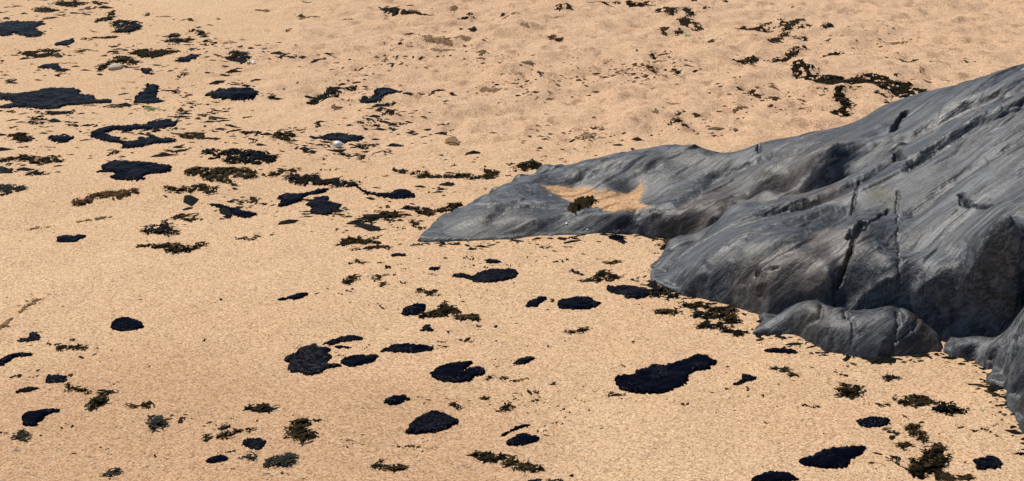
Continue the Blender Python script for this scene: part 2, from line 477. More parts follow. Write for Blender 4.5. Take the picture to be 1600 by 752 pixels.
low_rock = Rock(
    foot=[(652,376),(700,380),(760,379),(830,374),(900,371),(960,367),(1000,366),(1060,373),(1120,380),(1200,400),(1400,430),(1560,440),(1720,440)],
    pts=[(700,355,0.025),(760,345,0.05),(830,345,0.05),(900,345,0.045),(960,345,0.045),(1010,345,0.05),(1060,350,0.05),(1100,350,0.055),(1120,360,0.05),(760,310,0.06),(800,310,0.062),(845,305,0.066),(880,322,0.062),(930,334,0.06),(980,334,0.058),(1020,330,0.062),(1045,318,0.072),(860,294,0.058),(900,298,0.042),(950,310,0.036),(1000,318,0.038),(990,300,0.042),(905,310,0.045),(850,280,0.08),(900,280,0.075),(950,290,0.07),(1000,292,0.06),(1012,300,0.055),(930,265,0.1),(1000,255,0.125),(1050,250,0.13),(1050,285,0.09),(1050,305,0.07),(1090,285,0.095),(1120,270,0.12),(1150,255,0.15),(1100,255,0.135),(1075,335,0.08),(1100,330,0.09),(1120,300,0.115),(1120,345,0.075),(1150,320,0.11),(1160,285,0.14),(1200,300,0.15),(1200,262,0.19),(1185,240,0.19),(1250,280,0.2),(1250,245,0.235),(1300,260,0.255),(1300,230,0.275),(1320,290,0.23),(1380,210,0.33),(1400,240,0.31),(1450,190,0.39),(1500,180,0.43),(1560,160,0.48),(1600,150,0.5),(1700,130,0.55),(1200,340,0.05),(1300,330,0.1),(1400,300,0.2),(1500,260,0.3),(1600,230,0.36)],
    crest=[(655,374,.005),(690,345,.03),(720,325,.045),(750,305,.06),(785,286,.075),(825,271,.085),(862,270,.085),(895,260,.10),(940,246,.125),(1000,232,.15),(1050,227,.158),(1090,232,.165),(1130,240,.17),
           (1185,226,.20),(1250,211,.25),(1340,190,.31),(1380,166,.37),(1450,140,.42),(1520,126,.47),(1600,112,.51),(1700,96,.55)],
    step=.0055, seed=1, relief=.75,
    cracks=[([(1413,175),(1404,190),(1395,205)], .011, .05), ([(1186,226),(1186,238)], .008, .02), ([(1000,327),(1060,316),(1120,274),(1180,250),(1250,232)], .035, .028), ([(1120,330),(1200,275),(1290,240),(1370,205)], .04, -.018), ([(840,352),(880,335),(940,338),(1000,345)], .022, -.010), ([(770,345),(810,315),(860,320)], .024, .010), ([(1260,290),(1330,245),(1400,215)], .03, .022), ([(900,285),(960,265),(1020,262)], .03, .012), ([(1420,215),(1480,180),(1560,150)], .03, .022)],
    spots=[("brown",1080,345,.16,.8),("brown",1150,325,.2,.7),("brown",1110,300,.12,.6),("brown",780,350,.15,.35),("brown",1210,280,.2,.5),("pale",1060,238,.14,.5),("pale",870,340,.18,.35),("pale",790,330,.15,.3)])

big_rock = Rock(
    foot=[(1012,425),(1016,442),(1060,461),(1120,476),(1200,498),(1300,505),(1400,515),(1480,531),(1540,535),(1600,545),(1700,560)],
    pts=[(1100,440,.06),(1150,460,.045),(1200,470,.05),(1050,425,0.035),(1060,445,0.02),(1100,420,0.085),(1100,455,0.03),(1140,460,0.045),(1150,400,0.135),(1150,365,0.15),(1190,480,0.03),(1200,450,0.085),(1200,400,0.155),(1200,350,0.18),(1250,480,0.04),(1250,450,0.09),(1300,480,0.05),(1300,450,0.105),(1300,400,0.165),(1300,350,0.21),(1300,318,0.22),(1320,465,0.07),(1400,492,0.07),(1400,450,0.126),(1400,400,0.172),(1400,350,0.221),(1400,300,0.274),(1400,265,0.313),(1250,400,0.165),(1250,350,0.2),(1350,400,0.185),(1350,350,0.235),(1350,300,0.262),(1450,400,0.19),(1450,350,0.241),(1450,300,0.295),(1450,255,0.35),(1500,400,0.22),(1500,350,0.267),(1500,300,0.317),(1500,250,0.37),(1600,350,0.324),(1600,300,0.366),(1600,250,0.413),(1600,200,0.463),(1700,330,0.375),(1700,250,0.43),(1395,490,0.075),(1440,465,0.115),(1480,440,0.162),(1540,405,0.246),(1592,380,0.3),(1660,350,0.34),(1480,490,0.07),(1540,460,0.16),(1540,500,0.075),(1592,430,0.21),(1592,480,0.11),(1470,515,0.03),(1460,452,0.139),(1510,422,0.2),(1565,392,0.272),(1592,520,0.05),(1660,450,0.17)],
    crest=[(1030,405,.03),(1050,394,.045),(1090,378,.07),(1110,355,.10),(1140,336,.13),(1180,322,.16),(1220,309,.187),(1270,298,.213),(1340,270,.262),(1400,240,.318),(1450,214,.37),(1520,180,0.437),(1600,147,0.525),(1700,110,0.58)],
    step=.0045, seed=4, relief=.8,
    cracks=[([(1388,328),(1365,345),(1345,358),(1335,375),(1328,395),(1318,425),(1308,440),(1303,455)], .0048, .035),
            ([(1352,350),(1340,366),(1333,378)], .017, .03),
            ([(1403,300),(1404,350),(1405,400),(1403,450),(1402,480)], .0038, .012),
            ([(1342,275),(1335,310),(1330,335)], .0042, .016), ([(1401,236),(1408,248)], .012, .035),
            ([(1500,304),(1507,317),(1520,322),(1548,323)], .009, .03), ([(1185,420),(1215,420)], .006, .02),
            ([(1430,252),(1475,220),(1520,192),(1600,160)], .026, .035), ([(1200,330),(1260,318),(1325,290),(1390,250)], .028, .034), ([(1080,440),(1120,400),(1190,360),(1290,330)], .03, -.014), ([(1140,462),(1180,425),(1250,378),(1330,330)], .028, .016), ([(1430,330),(1500,275),(1600,215)], .03, .018), ([(1340,455),(1380,435),(1440,420)], .024, .012)],
    spots=[("brown",1265,400,.13,.7),("brown",1240,425,.12,.6),("brown",1300,300,.12,.5),("pale",1560,245,.25,.55),("pale",1480,285,.2,.4),("pale",1370,330,.15,.45),("pale",1420,400,.22,.4),("olive",1385,305,.055,.9),("olive",1395,320,.03,.7),("pale",1230,400,.12,.4),("pale",1600,255,.1,.9)])

front_boulder = Rock(
    foot=[(1180,520),(1240,525),(1290,549),(1340,561),(1370,563),(1430,558),(1475,549)],
    pts=[(1210,510,0.02),(1250,505,0.042),(1250,490,0.062),(1290,510,0.055),(1290,530,0.03),(1340,520,0.062),(1340,545,0.03),(1380,520,0.066),(1380,545,0.032),(1430,520,0.06),(1430,540,0.03),(1455,535,0.025)],
    crest=[(1190,512,.01),(1208,496,.034),(1235,480,.058),(1265,469,.078),(1290,476,.076),(1322,486,.07),(1355,485,.085),(1390,481,.098),(1430,498,.08),(1455,515,.05),(1472,530,.025)],
    step=.005, seed=7, relief=.8,
    cracks=[([(1402,490),(1398,520),(1393,555)], .006, .016), ([(1320,488),(1335,510),(1330,540)], .006, .012), ([(1390,530),(1425,512),(1455,505)], .005, .010), ([(1283,478),(1280,497),(1262,505)], .008, .012)],
    spots=[("brown",1275,495,.06,.5),("brown",1450,540,.07,.6),("pale",1240,510,.08,.4)])

edge_rock = Rock(
    foot=[(1478,551),(1520,561),(1545,578),(1540,600),(1568,611),(1570,640),(1590,674),(1640,725)],
    pts=[(1510,540,0.04),(1545,545,0.05),(1570,545,0.065),(1560,575,0.035),(1600,560,0.1),(1580,600,0.045),(1600,620,0.06),(1600,650,0.045),(1650,600,0.13),(1650,660,0.08),(1700,640,0.14),(1700,560,0.2)],
    crest=[(1485,538,.02),(1505,527,.042),(1532,523,.052),(1560,528,.06),(1578,520,.085),(1590,500,.125),(1605,480,.16),(1650,440,.22),(1700,420,.26)],
    step=.005, seed=9, relief=.7, cracks=[([(1572,530),(1550,560),(1543,585)], .006, .018)],
    spots=[("pale",1590,505,.12,1.0),("pale",1560,560,.12,.7),("pale",1595,540,.12,.9),("pale",1535,535,.07,.5)])

# sand lies in the hollow of the low rock and dusts the stone round it
POCKET = np.array([(848,290),(875,291),(905,293),(935,299),(965,303),(990,300),(997,291),(1001,282),(1006,284),(1007,294),(1000,305),(999,316),(1012,324),(990,331),(960,331),(938,325),(922,320),(900,317),(880,311),(862,301)], float)
PW = np.array([low_rock.hit(u, v)[:2] for u, v in POCKET])
_d = -sdf(low_rock.X, low_rock.Y, PW) + .008 * fbm(low_rock.X * 22, low_rock.Y * 22, seed=14, octs=4)
low_rock.attr["dust"] = .8 * (1 - smooth(-.006, .020, _d))
low_rock.build("rock_outcrop", label="low slate rock with pointed left tip and sand-filled hollow", category="rock", group="rocks in the sand")
big_rock.build("rock_outcrop", label="biggest grey rock, split by cracks and filling the right edge", category="rock", group="rocks in the sand")
front_boulder.build("boulder", label="low rounded boulder half buried in sand in front of the big cracked rock", category="rock", group="rocks in the sand")
edge_rock.build("boulder", label="pale-streaked rock at the lower right edge beside the rounded boulder", category="rock", group="rocks in the sand")
DATA = """
W|1|e 230,3,120,8
W|1|e 85,40,105,14,-4
G|1|190,60 250,42 330,50 340,78 250,82|olive seaweed clump below the far left frame edge
W|1|340,14 400,5 500,5 545,25 500,42 370,48|dark seaweed clump at the farthest upper left
G|1|e 615,25,80,38
R|1|e 565,58,70,25
O|1|-40,150 70,128 240,130 290,148 225,165 235,185 265,195 255,215 150,222 80,200 60,220 -40,228|big oil patch cut by the upper left frame edge
W|1|e 240,204,60,34
G|1|e 35,112,40,20
W|1|e 310,112,90,24
W|1|e 375,96,50,12
W|1|555,150 650,112 690,60 715,75 700,100 720,122 650,138|forked seaweed strand rising to a tip
B|1|690,140 740,118 790,135 850,122 890,168 810,198 700,200 710,175|oily black clump at the foot of a forked strand
W|1|e 540,96,50,16
R|1|e 905,97,60,18,-8
T|1|e 1015,107,80,10
W|1|505,238 600,228 640,222 740,216 735,232 620,238 520,246
O|1|330,275 395,240 460,235 450,265 400,278
W|1|110,318 210,305 390,285 380,308 300,315 320,345 235,360 160,345|flat seaweed clump with a pale grey end
K|1|e 362,338,80,36
W|1|e 480,310,100,22
O|1|210,415 290,395 350,388 360,412 425,425 400,440 350,438 345,420
W|1|e 370,460,90,18
T|1|e 425,388,130,8
B|1|1005,265 1045,235 1045,200 1075,188 1115,200 1130,245 1110,268|upright black seaweed lump at upper left
W|1|e 1090,274,110,14
W|1|e 1190,123,45,16,10
W|1|1180,165 1240,180 1295,205 1280,222 1230,210 1180,185
W|1|e 1175,235,70,25
W|1|1225,275 1260,235 1320,272 1290,285
W|1|800,340 850,310 900,300 1010,308 1130,312 1040,335 1000,360 900,375 870,355|broad dark seaweed clump with a tapering right end
O|1|1070,385 1150,365 1185,345 1250,345 1190,385 1150,395|slanted sliver of oil at upper left
W|1|605,415 690,375 700,350 790,345 870,398 760,395 660,405 640,430 605,430|seaweed clump behind the pale flat stone
R|1|e 800,415,90,26
O|1|840,425 960,412 930,450 960,462 890,465
R|1|e 1012,412,60,10
B|1|1315,325 1360,350 1430,352 1440,310 1540,330 1550,380 1530,400 1430,380|black seaweed clump with a pale sprig and long left tail
P|1|e 1455,335,34,36
T|1|e 1420,268,90,12
W|1|e 1490,292,35,14
G|1|e 1185,303,60,26
W|1|e 1430,437,80,22
W|1|e 1355,490,25,12
W|1|e 1485,513,50,15
W|1|e 1130,462,60,16
W|1|e 15,372,20,20
G|1|e 65,495,70,26,-20
T|1|e 30,442,60,12
T|1|e 815,510,60,8
G|1|e 700,283,60,14
W|1|e 715,325,80,26
O|1|-30,565 100,575 200,570 280,545 430,535 500,552 480,580 580,590 590,615 700,610 690,635 560,645 400,655 350,680 290,685 160,665 20,675 -30,660 110,630 -30,605|widest oil patch with ragged arms at the left
B|1|190,690 300,680 470,705 440,720 340,720
W|1|e 700,663,140,16
W|1|e 75,690,50,22
W|1|e 240,738,110,26
T|1|e 545,652,80,12
R|1|e 575,710,50,12
O|1|890,518 980,518 970,565 985,610 1035,620 980,640 940,640 840,640 830,605 850,570 920,545|oil patch with a green sprig at its near edge
P|1|e 935,675,70,36
W|1|e 880,668,50,22
W|1|e 1010,685,60,12
O|1|1265,590 1310,553 1400,549 1560,549 1597,575 1590,600 1480,622 1330,612|smooth lens shaped oil patch at upper left
W|1|e 1210,640,140,14
R|1|e 1125,688,80,30
W|1|e 1250,718,70,26
G|1|e 1310,690,50,28
W|1|e 1318,730,50,22
R|1|e 1405,660,60,12
R|1|e 1540,722,90,12
W|1|e 1070,557,70,18,10
R|1|e 1405,707,40,10
W|1|e 1040,744,160,12
T|2|e 40,65,90,18
W|2|e 310,5,60,12
R|2|e 280,92,60,18,8
T|2|e 330,105,120,14
T|2|e 550,128,110,10
W|2|760,45 790,35 840,58 900,65 930,82 1000,95 1115,97 1060,118 960,102 810,92|long thin seaweed line at the top centre
W|2|1240,105 1290,92 1310,70 1360,100 1310,115|seaweed mound beside a faint smear at top centre
T|2|e 1225,55,60,34,25
W|2|e 1525,100,50,16
W|2|e 1545,124,28,20
B|2|1312,185 1360,182 1370,212 1335,222 1312,208
W|2|e 1268,180,35,24
T|2|1035,290 1060,255 1110,250 1220,272 1195,295 1060,298|brown sand-dusted seaweed heap at top centre
T|2|e 1165,325,150,18
W|2|e 20,280,45,12
W|2|e 145,330,60,10
W|2|e 175,362,75,18,-18
W|2|e 285,360,60,12
W|2|e 410,358,65,12,-5
R|2|e 260,305,40,10
R|2|e 195,193,60,12
T|2|e 1400,345,55,36
W|2|e 1450,357,26,10
R|2|e 805,385,40,16
W|2|e 842,402,34,18
W|2|e 648,425,25,14
T|2|e 850,325,40,12
R|2|e 848,146,25,12
T|2|e 1275,255,110,18
T|2|e 925,268,70,12
B|2|305,605 340,590 360,555 430,550 440,525 485,530 500,560 505,590 470,610 400,630 320,628|stubby black oily seaweed clump right of the lens
W|2|45,575 90,572 135,585 90,600 48,598
W|2|550,545 590,530 640,535 600,545 605,560 560,565
O|2|630,625 660,605 740,600 730,565 780,545 870,550 975,558 870,572 880,605 760,640 700,645|slanted oil patch with a thin right arm
W|2|e 670,562,90,8
O|2|e 775,655,90,18
R|2|e 565,620,80,18
R|2|e 505,662,70,18
W|2|e 1020,578,90,20,-5
W|2|e 1100,578,35,22
W|2|e 1018,620,28,22
W|2|750,725 780,712 870,690 880,708 790,722|thin slanted seaweed strand below centre top
W|2|e 725,745,80,14
T|2|e 1450,580,150,22
T|2|e 495,660,60,28
W|3|620,0 740,-8 850,5 860,35 800,42 700,12|seaweed band crossing the top frame edge
W|3|450,8 560,5 650,28 600,32 520,18
W|3|880,60 910,42 960,55 1020,90 1030,125 960,108|seaweed lobe stepping down from the top band
W|3|1050,65 1120,70 1130,102 1100,108 1100,145 1190,158 1180,170 1050,168 1030,130 1080,112|hooked seaweed clump behind the pale green scrap
G|3|e 945,185,70,40
G|3|e 1030,185,60,46
P|3|e 1088,190,46,34
W|3|1175,240 1240,230 1300,242 1240,250
R|3|e 1150,215,60,10,10
W|3|1390,188 1440,170 1500,178 1560,165 1600,145 1600,190 1510,210 1430,195|seaweed spray left of the bushy upper clump
W|3|e 1510,250,40,16,-35
W|3|e 295,75,48,40
W|3|e 345,70,56,32
T|3|e 265,120,110,12
W|3|220,210 250,205 280,235 320,245 290,272 262,262 225,235|small crooked seaweed knot alone at top centre
T|3|e 80,185,50,22
T|3|e 20,104,40,10
G|3|1345,374 1420,365 1440,345 1510,338 1530,385 1480,400 1430,390|dark green seaweed tuft with a left tail
P|3|e 1405,402,50,18
W|3|845,345 900,338 1000,322 1000,334 900,348 900,375 870,370
W|3|e 765,332,30,14
R|3|e 860,430,75,44
W|3|990,420 1030,440 1060,430 1030,470 1000,455|reddish trampled seaweed scrap in the footprints
T|3|e 940,480,80,16
R|3|e 765,412,36,26
W|3|145,455 180,460 200,490 165,490
W|3|e 370,570,35,16
W|3|e 445,505,22,18
R|3|e 85,612,60,20
W|3|e 660,490,35,12
W|3|1360,490 1385,480 1412,500 1370,505
W|3|e 1268,548,36,22
W|3|e 1400,580,70,20
W|3|1465,575 1500,570 1505,590 1553,590 1540,608 1470,605|low seaweed scrap between tuft and rock ridge
W|3|e 1285,690,18,14
W|3|1010,745 1015,722 1045,718 1030,745
T|3|e 885,722,40,10
R|3|e 340,637,30,10
R|3|e 1125,12,40,18
W|3|e 1320,12,34,24
W|3|1175,80 1225,45 1240,35 1215,78
T|3|e 100,420,60,34
T|3|e 40,480,60,16
T|3|e 1420,690,90,22,-20
T|3|e 1000,655,90,14
W|4|-5,150 35,170 45,200 10,200
G|4|60,125 90,140 110,155 150,155 200,115 240,125 170,172 130,215 110,240 60,240 90,190|bushy dark green seaweed with spread arms at upper right
W|4|e 235,188,70,28
W|4|120,238 190,225 260,245 200,252
W|4|-5,250 60,230 100,240 80,265 10,275|seaweed mat in front of the bushy upper clump
W|4|320,188 390,165 412,165 408,200 350,208
W|4|e 152,68,40,10
W|4|e 372,258,34,24
W|4|-5,370 80,345 140,300 180,282 250,290 170,320 130,370 20,380|slanting seaweed strand above the long drift line
W|4|300,355 350,325 440,318 470,335 400,355|short seaweed bar right of the slanting strand
G|4|140,440 165,385 225,390 235,430 260,425 370,460 470,470 560,475 600,455 700,475 740,480 770,510 890,520 900,545 1000,530 1020,560 960,590 830,600 720,590 620,545 540,520 380,510 280,490 200,470|long dark seaweed drift line reaching the rock ridge
W|4|e 795,483,50,12
T|4|e 985,492,60,34
T|4|e 905,495,40,14
W|4|400,570 470,560 460,600 525,650 510,690 490,735 400,730 390,700 470,680 410,625|zigzag seaweed clump behind the rock ridge
W|4|640,600 720,610 900,600 860,620 740,630
W|4|e 730,648,60,20
T|4|e 310,540,90,34
R|4|-5,585 70,600 60,650 20,640
R|4|e 520,578,120,12
T|4|e 575,375,130,20
W|4|e 710,325,60,12
T|4|1065,295 1180,312 1090,316
R|4|e 740,380,40,16
W|4|e 815,382,90,12
W|4|e 905,380,60,10
W|4|e 870,410,90,16
R|4|985,400 1075,394 1070,402 990,406
W|4|1212,370 1230,355 1250,370 1240,382 1215,382
W|4|e 1270,378,25,10
W|4|850,235 890,232 935,242 880,246
T|4|e 790,255,110,20
T|4|e 955,445,30,16
W|4|e 135,580,20,12
R|4|e 175,715,50,10
R|4|e 75,692,50,10
G|4|e 345,588,40,18
B|5|160,8 200,-8 270,-2 270,18 190,20
W|5|395,15 450,8 510,25 450,28
R|5|40,45 100,18 110,25 75,40 130,45 120,52
W|5|e 580,25,40,16,10
W|5|30,78 75,70 150,68 160,85 210,95 200,120 150,118 130,135 90,105|forked seaweed scrap at the left frame edge
O|5|285,98 340,82 440,84 470,100 420,118 370,132 300,118|small lens shaped oil patch at left
O|5|550,85 610,40 700,25 910,12 920,-6 1100,-6 1080,30 1000,40 900,40 780,55 720,50 640,75 720,95 760,115 850,120 860,95 900,110 940,85 990,105 1100,120 1050,140 990,135 850,165 760,165 750,135 600,110|ring shaped oil patch open to the right
W|5|e 1010,46,220,10
W|5|e 912,66,90,8
W|5|1095,85 1140,62 1270,70 1265,120 1140,115|squarish seaweed clump right of the ring
W|5|e 1325,62,40,18
W|5|e 1320,113,35,12
B|5|1470,75 1500,55 1590,58 1640,75 1590,88
W|5|e 1570,122,70,28,20
W|5|-20,225 70,215 210,218 220,240 300,235 310,200 370,200 365,235 400,255 340,255 280,270 200,275 185,240 80,240 -20,265|long seaweed strand with a raised right end at far left
W|5|e 60,270,50,14
W|5|e 60,305,40,26
B|5|655,210 690,182 735,178 730,198 670,215
W|5|e 600,202,20,10
W|5|1008,178 1060,180 1105,200 1080,208
W|5|e 1142,172,24,14
T|5|e 305,158,60,10
B|5|165,325 215,315 225,300 250,315 315,322 260,340 180,348|black seaweed scrap with a raised peak at left
O|5|590,325 640,318 620,290 690,250 760,248 950,265 1050,285 1075,320 940,335 890,350 905,380 810,380 670,360 720,330|blue-black oil patch with layered ragged edges
K|5|-30,400 110,395 155,410 145,440 70,445 70,455 -30,475|grey flat clump cut by the left frame edge
B|5|1230,185 1310,158 1345,170 1340,205 1380,175 1480,175 1583,185 1690,205 1715,245 1680,270 1583,272 1440,280 1385,260 1380,238 1270,238 1340,215|large sparkling black seaweed heap left of centre
G|5|1135,325 1180,295 1360,295 1400,290 1583,295 1583,340 1530,365 1450,350 1380,360 1490,400 1470,415 1400,395 1300,385 1250,350 1160,345|tangled olive seaweed in front of the sparkling heap
P|5|e 1325,362,110,20
W|5|1015,405 1060,410 1150,410 1240,390 1340,415 1340,440 1270,450 1190,430 1030,435|seaweed strand ending in a black knot
R|5|420,510 530,470 560,440 640,425 850,420 860,440 700,478 620,468 540,510|rust brown sand-dusted smear at left
O|5|1270,495 1350,495 1450,520 1583,540 1583,560 1490,575 1380,530|curved oil streak below the olive tangle
W|5|1060,560 1180,555 1265,580 1220,600 1070,585|flat seaweed blade right of the thin dry strand
B|5|870,655 930,655 930,630 980,608 1030,610 1055,645 1035,675 1090,685 1040,692 960,690|black lump with a short left arm on open sand
O|5|335,735 370,690 460,688 535,690 525,710 490,720 470,742 370,742|small flat oil patch alone on open sand at left
T|5|470,608 690,572 690,584 500,616|thin dry strand lying across open sand at left
T|5|e 260,640,170,10,-8
W|5|e 185,652,36,14
R|5|e 1450,692,50,16
W|5|e 1545,700,120,24,-8
W|5|e 1240,742,80,24
W|5|e 1570,470,60,40
W|5|e 75,152,14,12
W|6|100,65 250,65 250,90 190,100 260,125 150,125 110,105|double layered seaweed clump above the black heap
W|6|215,55 260,38 320,42 270,52
W|6|e 85,95,30,12
W|6|e 390,22,50,20,-20
W|6|e 700,10,120,26
W|6|e 850,27,60,14
W|6|e 900,2,50,12
O|6|330,95 400,90 420,68 530,65 610,65 680,78 640,95 605,100 600,120 540,135 500,115 370,110|oil patch holding the white shell
W|6|370,140 430,135 500,160 460,163
W|6|625,128 690,130 750,115 755,128 700,140 690,155 640,150|seaweed scrap right of the white shell
O|6|e 868,137,100,26
B|6|230,168 300,165 322,172 318,188 270,185
W|6|480,178 600,190 690,215 650,235 590,210|drooping seaweed strand below the white shell
W|6|745,190 790,180 840,165 810,190
W|6|1120,70 1160,40 1200,18 1195,40 1150,60|slender pointed seaweed sliver at centre
T|6|1165,120 1190,85 1240,90 1265,130 1240,155 1190,150|round brown sand-dusted blob below the slender sliver
W|6|1162,120 1200,118 1262,140 1240,155 1190,150
W|6|e 1300,220,30,14
W|6|e 1180,238,24,12
W|6|1195,278 1225,264 1260,272 1230,282
W|6|e 1362,240,16,8
R|6|e 960,50,30,10
R|6|e 420,228,20,12
W|6|-20,320 90,325 130,300 200,292 310,292 200,305 130,335 20,345|low brown seaweed line right of the olive tangle
R|6|e 450,288,120,10
B|6|195,315 240,305 330,315 380,315 440,350 520,325 550,350 610,372 630,400 560,405 500,395 400,380 210,375|thick black seaweed clump at left of centre
O|6|600,380 680,432 830,435 855,418 920,415 1000,468 900,472 820,465 700,448 640,412|long tapering oil streak left of the rock
W|6|845,280 890,285 940,300 1060,290 1080,330 1100,345 1340,335 1350,365 1240,370 1110,360 1000,350 1010,320 900,310|seaweed line leading to the back of the rock tip
W|6|1410,280 1440,285 1450,320 1490,320 1500,345 1480,380 1330,382 1320,372 1410,360|upright seaweed tuft behind the rock tip
W|6|1500,362 1560,345 1600,348 1590,362
O|6|115,455 180,430 300,430 440,400 455,412 400,435 300,450 290,480 200,515 125,515 160,480|jagged oil patch with a raised right arm
O|6|300,500 340,480 400,450 460,465 440,490 525,495 520,525 470,545 460,570 350,570 330,545 350,520|blocky oil patch joined below the jagged one
W|6|e 300,563,90,10
G|6|e 520,570,100,20
W|6|e 15,470,30,28
W|6|e 60,517,40,12
B|6|e 20,690,45,22
W|6|e 95,680,40,10
W|6|e 1070,443,70,10
T|6|e 795,333,40,12
W|6|e 1400,430,50,16
W|6|900,520 930,505 960,520 1100,535 1110,560 1060,585 960,555|dark seaweed run left of the rock tip
W|6|1115,535 1130,515 1190,520 1180,490 1290,505 1280,520 1180,565 1110,560|ragged seaweed clump touching the rock tip edge
B|6|600,598 680,578 750,580 760,605 700,622|dark spindle of seaweed near the rock tip
W|6|750,550 790,535 820,570 860,540 910,560 890,600 850,605 780,585|double humped seaweed clump near the rock tip
W|6|e 805,512,50,14
W|6|e 830,610,50,18
W|6|930,610 980,605 1030,660 1020,665 980,630
B|6|955,640 1000,645 1030,665 1000,668
W|6|e 898,655,44,22
W|6|e 497,658,44,12
W|6|e 685,700,28,10
R|6|735,708 770,698 800,702 770,712
W|7|20,290 80,240 140,245 160,275 220,285 200,300 120,310 60,330 40,310|shaggy seaweed clump behind the low rock
W|7|e 10,325,50,14
W|7|e 0,280,60,14
W|7|365,285 375,262 395,262 420,275
W|7|e 300,225,25,12
W|7|e 330,240,20,10
R|7|e 190,220,40,8,-15
T|7|410,60 460,45 500,85 460,95
R|7|485,8 520,10 540,40 600,32 540,52 500,38|curled brown seaweed bit above the low rock
T|7|e 160,25,40,14
T|7|e 555,92,50,10
W|7|955,35 970,15 1000,-5 1045,0 1050,15 990,22|spidery seaweed sprig above the low rock
W|7|e 1070,42,40,12,25
W|7|e 1140,62,40,22
R|7|e 1250,78,80,10,8
W|7|e 555,685,60,22
O|7|595,720 640,700 700,705 690,735 720,752 640,740|small oily lump under the front of the low rock
W|7|840,730 860,705 900,722 950,720 1080,738 900,745
W|9|865,22 900,18 1010,20 1040,8 1070,15 1080,25 1190,25 1210,0 1270,5 1265,30 1190,50 1110,68 1040,60 1020,45 890,42|long flat seaweed bar with knobbed right end
O|9|675,565 700,510 770,480 860,505 895,535 870,560 770,580|pointed oval oil patch alone at left
O|9|100,625 130,610 170,612 190,570 230,575 260,620 190,635|peaked oil patch at the left
W|9|425,635 430,615 465,618 460,640
W|9|e 320,652,80,14
W|9|340,672 360,655 400,665 470,662 480,650 545,668 520,680 400,682 370,688
O|9|-30,765 60,712 130,695 210,700 200,718 100,730 50,760 0,785 -30,790|arched oil streak cut by the left frame edge
T|9|120,465 150,430 250,365 270,370 180,435 130,470|long faint weed line slanting at the left
T|9|-20,565 50,505 95,485 50,520 0,575
W|9|e 1365,372,36,18
W|9|e 1270,632,44,12
W|9|e 620,700,20,8
T|9|e 320,350,50,8
W|10|485,15 520,-25 600,-30 680,-15 780,5 780,18 700,15 630,5 560,25|arched seaweed clump in front of the spindle
W|10|585,55 640,35 700,25 790,15 845,40 700,45 620,58|seaweed bar under the arched clump
O|10|820,92 860,70 930,72 930,90 880,100
B|10|e 1015,22,90,20
B|10|1305,75 1320,58 1385,55 1370,75
W|10|e 1180,118,36,18,15
W|10|1280,118 1300,98 1345,115 1340,135
W|10|e 1335,155,28,10
W|10|550,140 620,118 690,130 640,148
W|10|e 770,135,40,10
B|10|775,170 800,148 840,165 820,178
R|10|e 925,180,40,8
O|10|1058,185 1080,162 1135,170 1125,190 1080,195
T|10|e 1090,218,60,8
G|10|525,250 560,225 600,200 645,210 590,245 590,270 540,272|bent olive seaweed scrap in front of the rock tip
W|10|e 680,222,60,8
G|10|720,240 725,215 765,212 785,235 760,255|olive seaweed ball right of the bent scrap
G|10|762,298 770,262 800,262 818,285 790,300
W|10|e 835,217,60,12
W|10|e 918,272,40,18
G|10|e 585,310,60,24
R|10|e 510,338,36,8
W|10|990,290 1080,315 1140,340 1080,345 1010,320|slanted seaweed leaf behind the round oil patch
W|10|1230,345 1290,348 1270,362 1240,358
O|10|130,370 200,355 260,330 320,328 330,345 260,372 150,382|slim pill shaped oil patch on open sand
W|10|e 767,408,60,22,20
O|10|890,460 910,420 980,385 1040,380 1060,400 1040,440 990,465|round oil patch beside an olive tangle
G|10|985,475 1050,445 1130,425 1140,385 1175,375 1210,410 1280,440 1260,460 1190,465 1120,470|olive seaweed tangle right of the round oil patch
W|10|1210,490 1230,468 1310,472 1340,440 1370,445 1350,465 1400,480 1340,505|trailing seaweed end of the olive tangle
W|10|1365,532 1395,518 1418,522 1390,538
O|10|1415,120 1510,130 1515,150 1430,158
O|10|1205,230 1240,205 1310,215 1340,230 1370,205 1410,185 1450,180 1583,185 1625,205 1600,240 1500,268 1350,272 1310,240|winged oil patch in front of the low rock
W|10|e 1420,172,30,14
W|10|e 1555,165,40,12
O|10|1005,570 1030,545 1040,515 1080,520 1080,540 1110,548 1100,565|chunky oil patch in front of the olive tangle
W|10|1170,570 1180,550 1220,548 1210,565
O|10|160,737 215,705 245,695 270,655 300,660 365,630 385,655 450,655 470,668 430,690 465,705 470,722 445,735 450,760 520,772 530,780 440,790 400,820 320,836 270,812 225,812 192,780 205,748|big mottled oil patch at lower left of centre
O|10|400,640 500,600 600,585 670,600 650,615 540,625 470,650|oil tongue behind the mottled patch
O|10|475,650 560,645 588,660 560,672 500,665
W|10|645,670 680,645 718,650 715,672
R|10|e 530,712,50,14
O|10|515,750 560,715 740,698 765,715 730,745 620,782 540,775|glossy oval oil patch right of the mottled patch
O|10|750,692 820,660 880,635 1000,640 1090,655 1105,672 1000,690 860,692 820,685|long low oil patch with a thin left tail
W|10|1475,622 1495,610 1525,620 1500,628
W|10|e 1180,652,70,10
T|10|e 1170,626,140,6
R|10|e 1268,612,16,8
T|10|e 1330,622,30,8
W|11|140,40 190,30 210,50 265,50 200,60|thin seaweed scrap in front of the low rock
O|11|640,5 700,0 720,15 690,28
B|11|900,40 950,10 1030,15 1110,22 1020,45 930,58|black seaweed scrap where the two rocks meet
B|11|865,85 880,65 908,70 890,85
T|11|e 340,42,50,8
W|11|250,150 280,130 340,110 350,118 300,145
W|11|540,145 560,128 640,122 650,140 620,150
W|11|e 540,118,30,10
W|11|e 90,115,40,14,-20
R|11|e 35,150,18,10
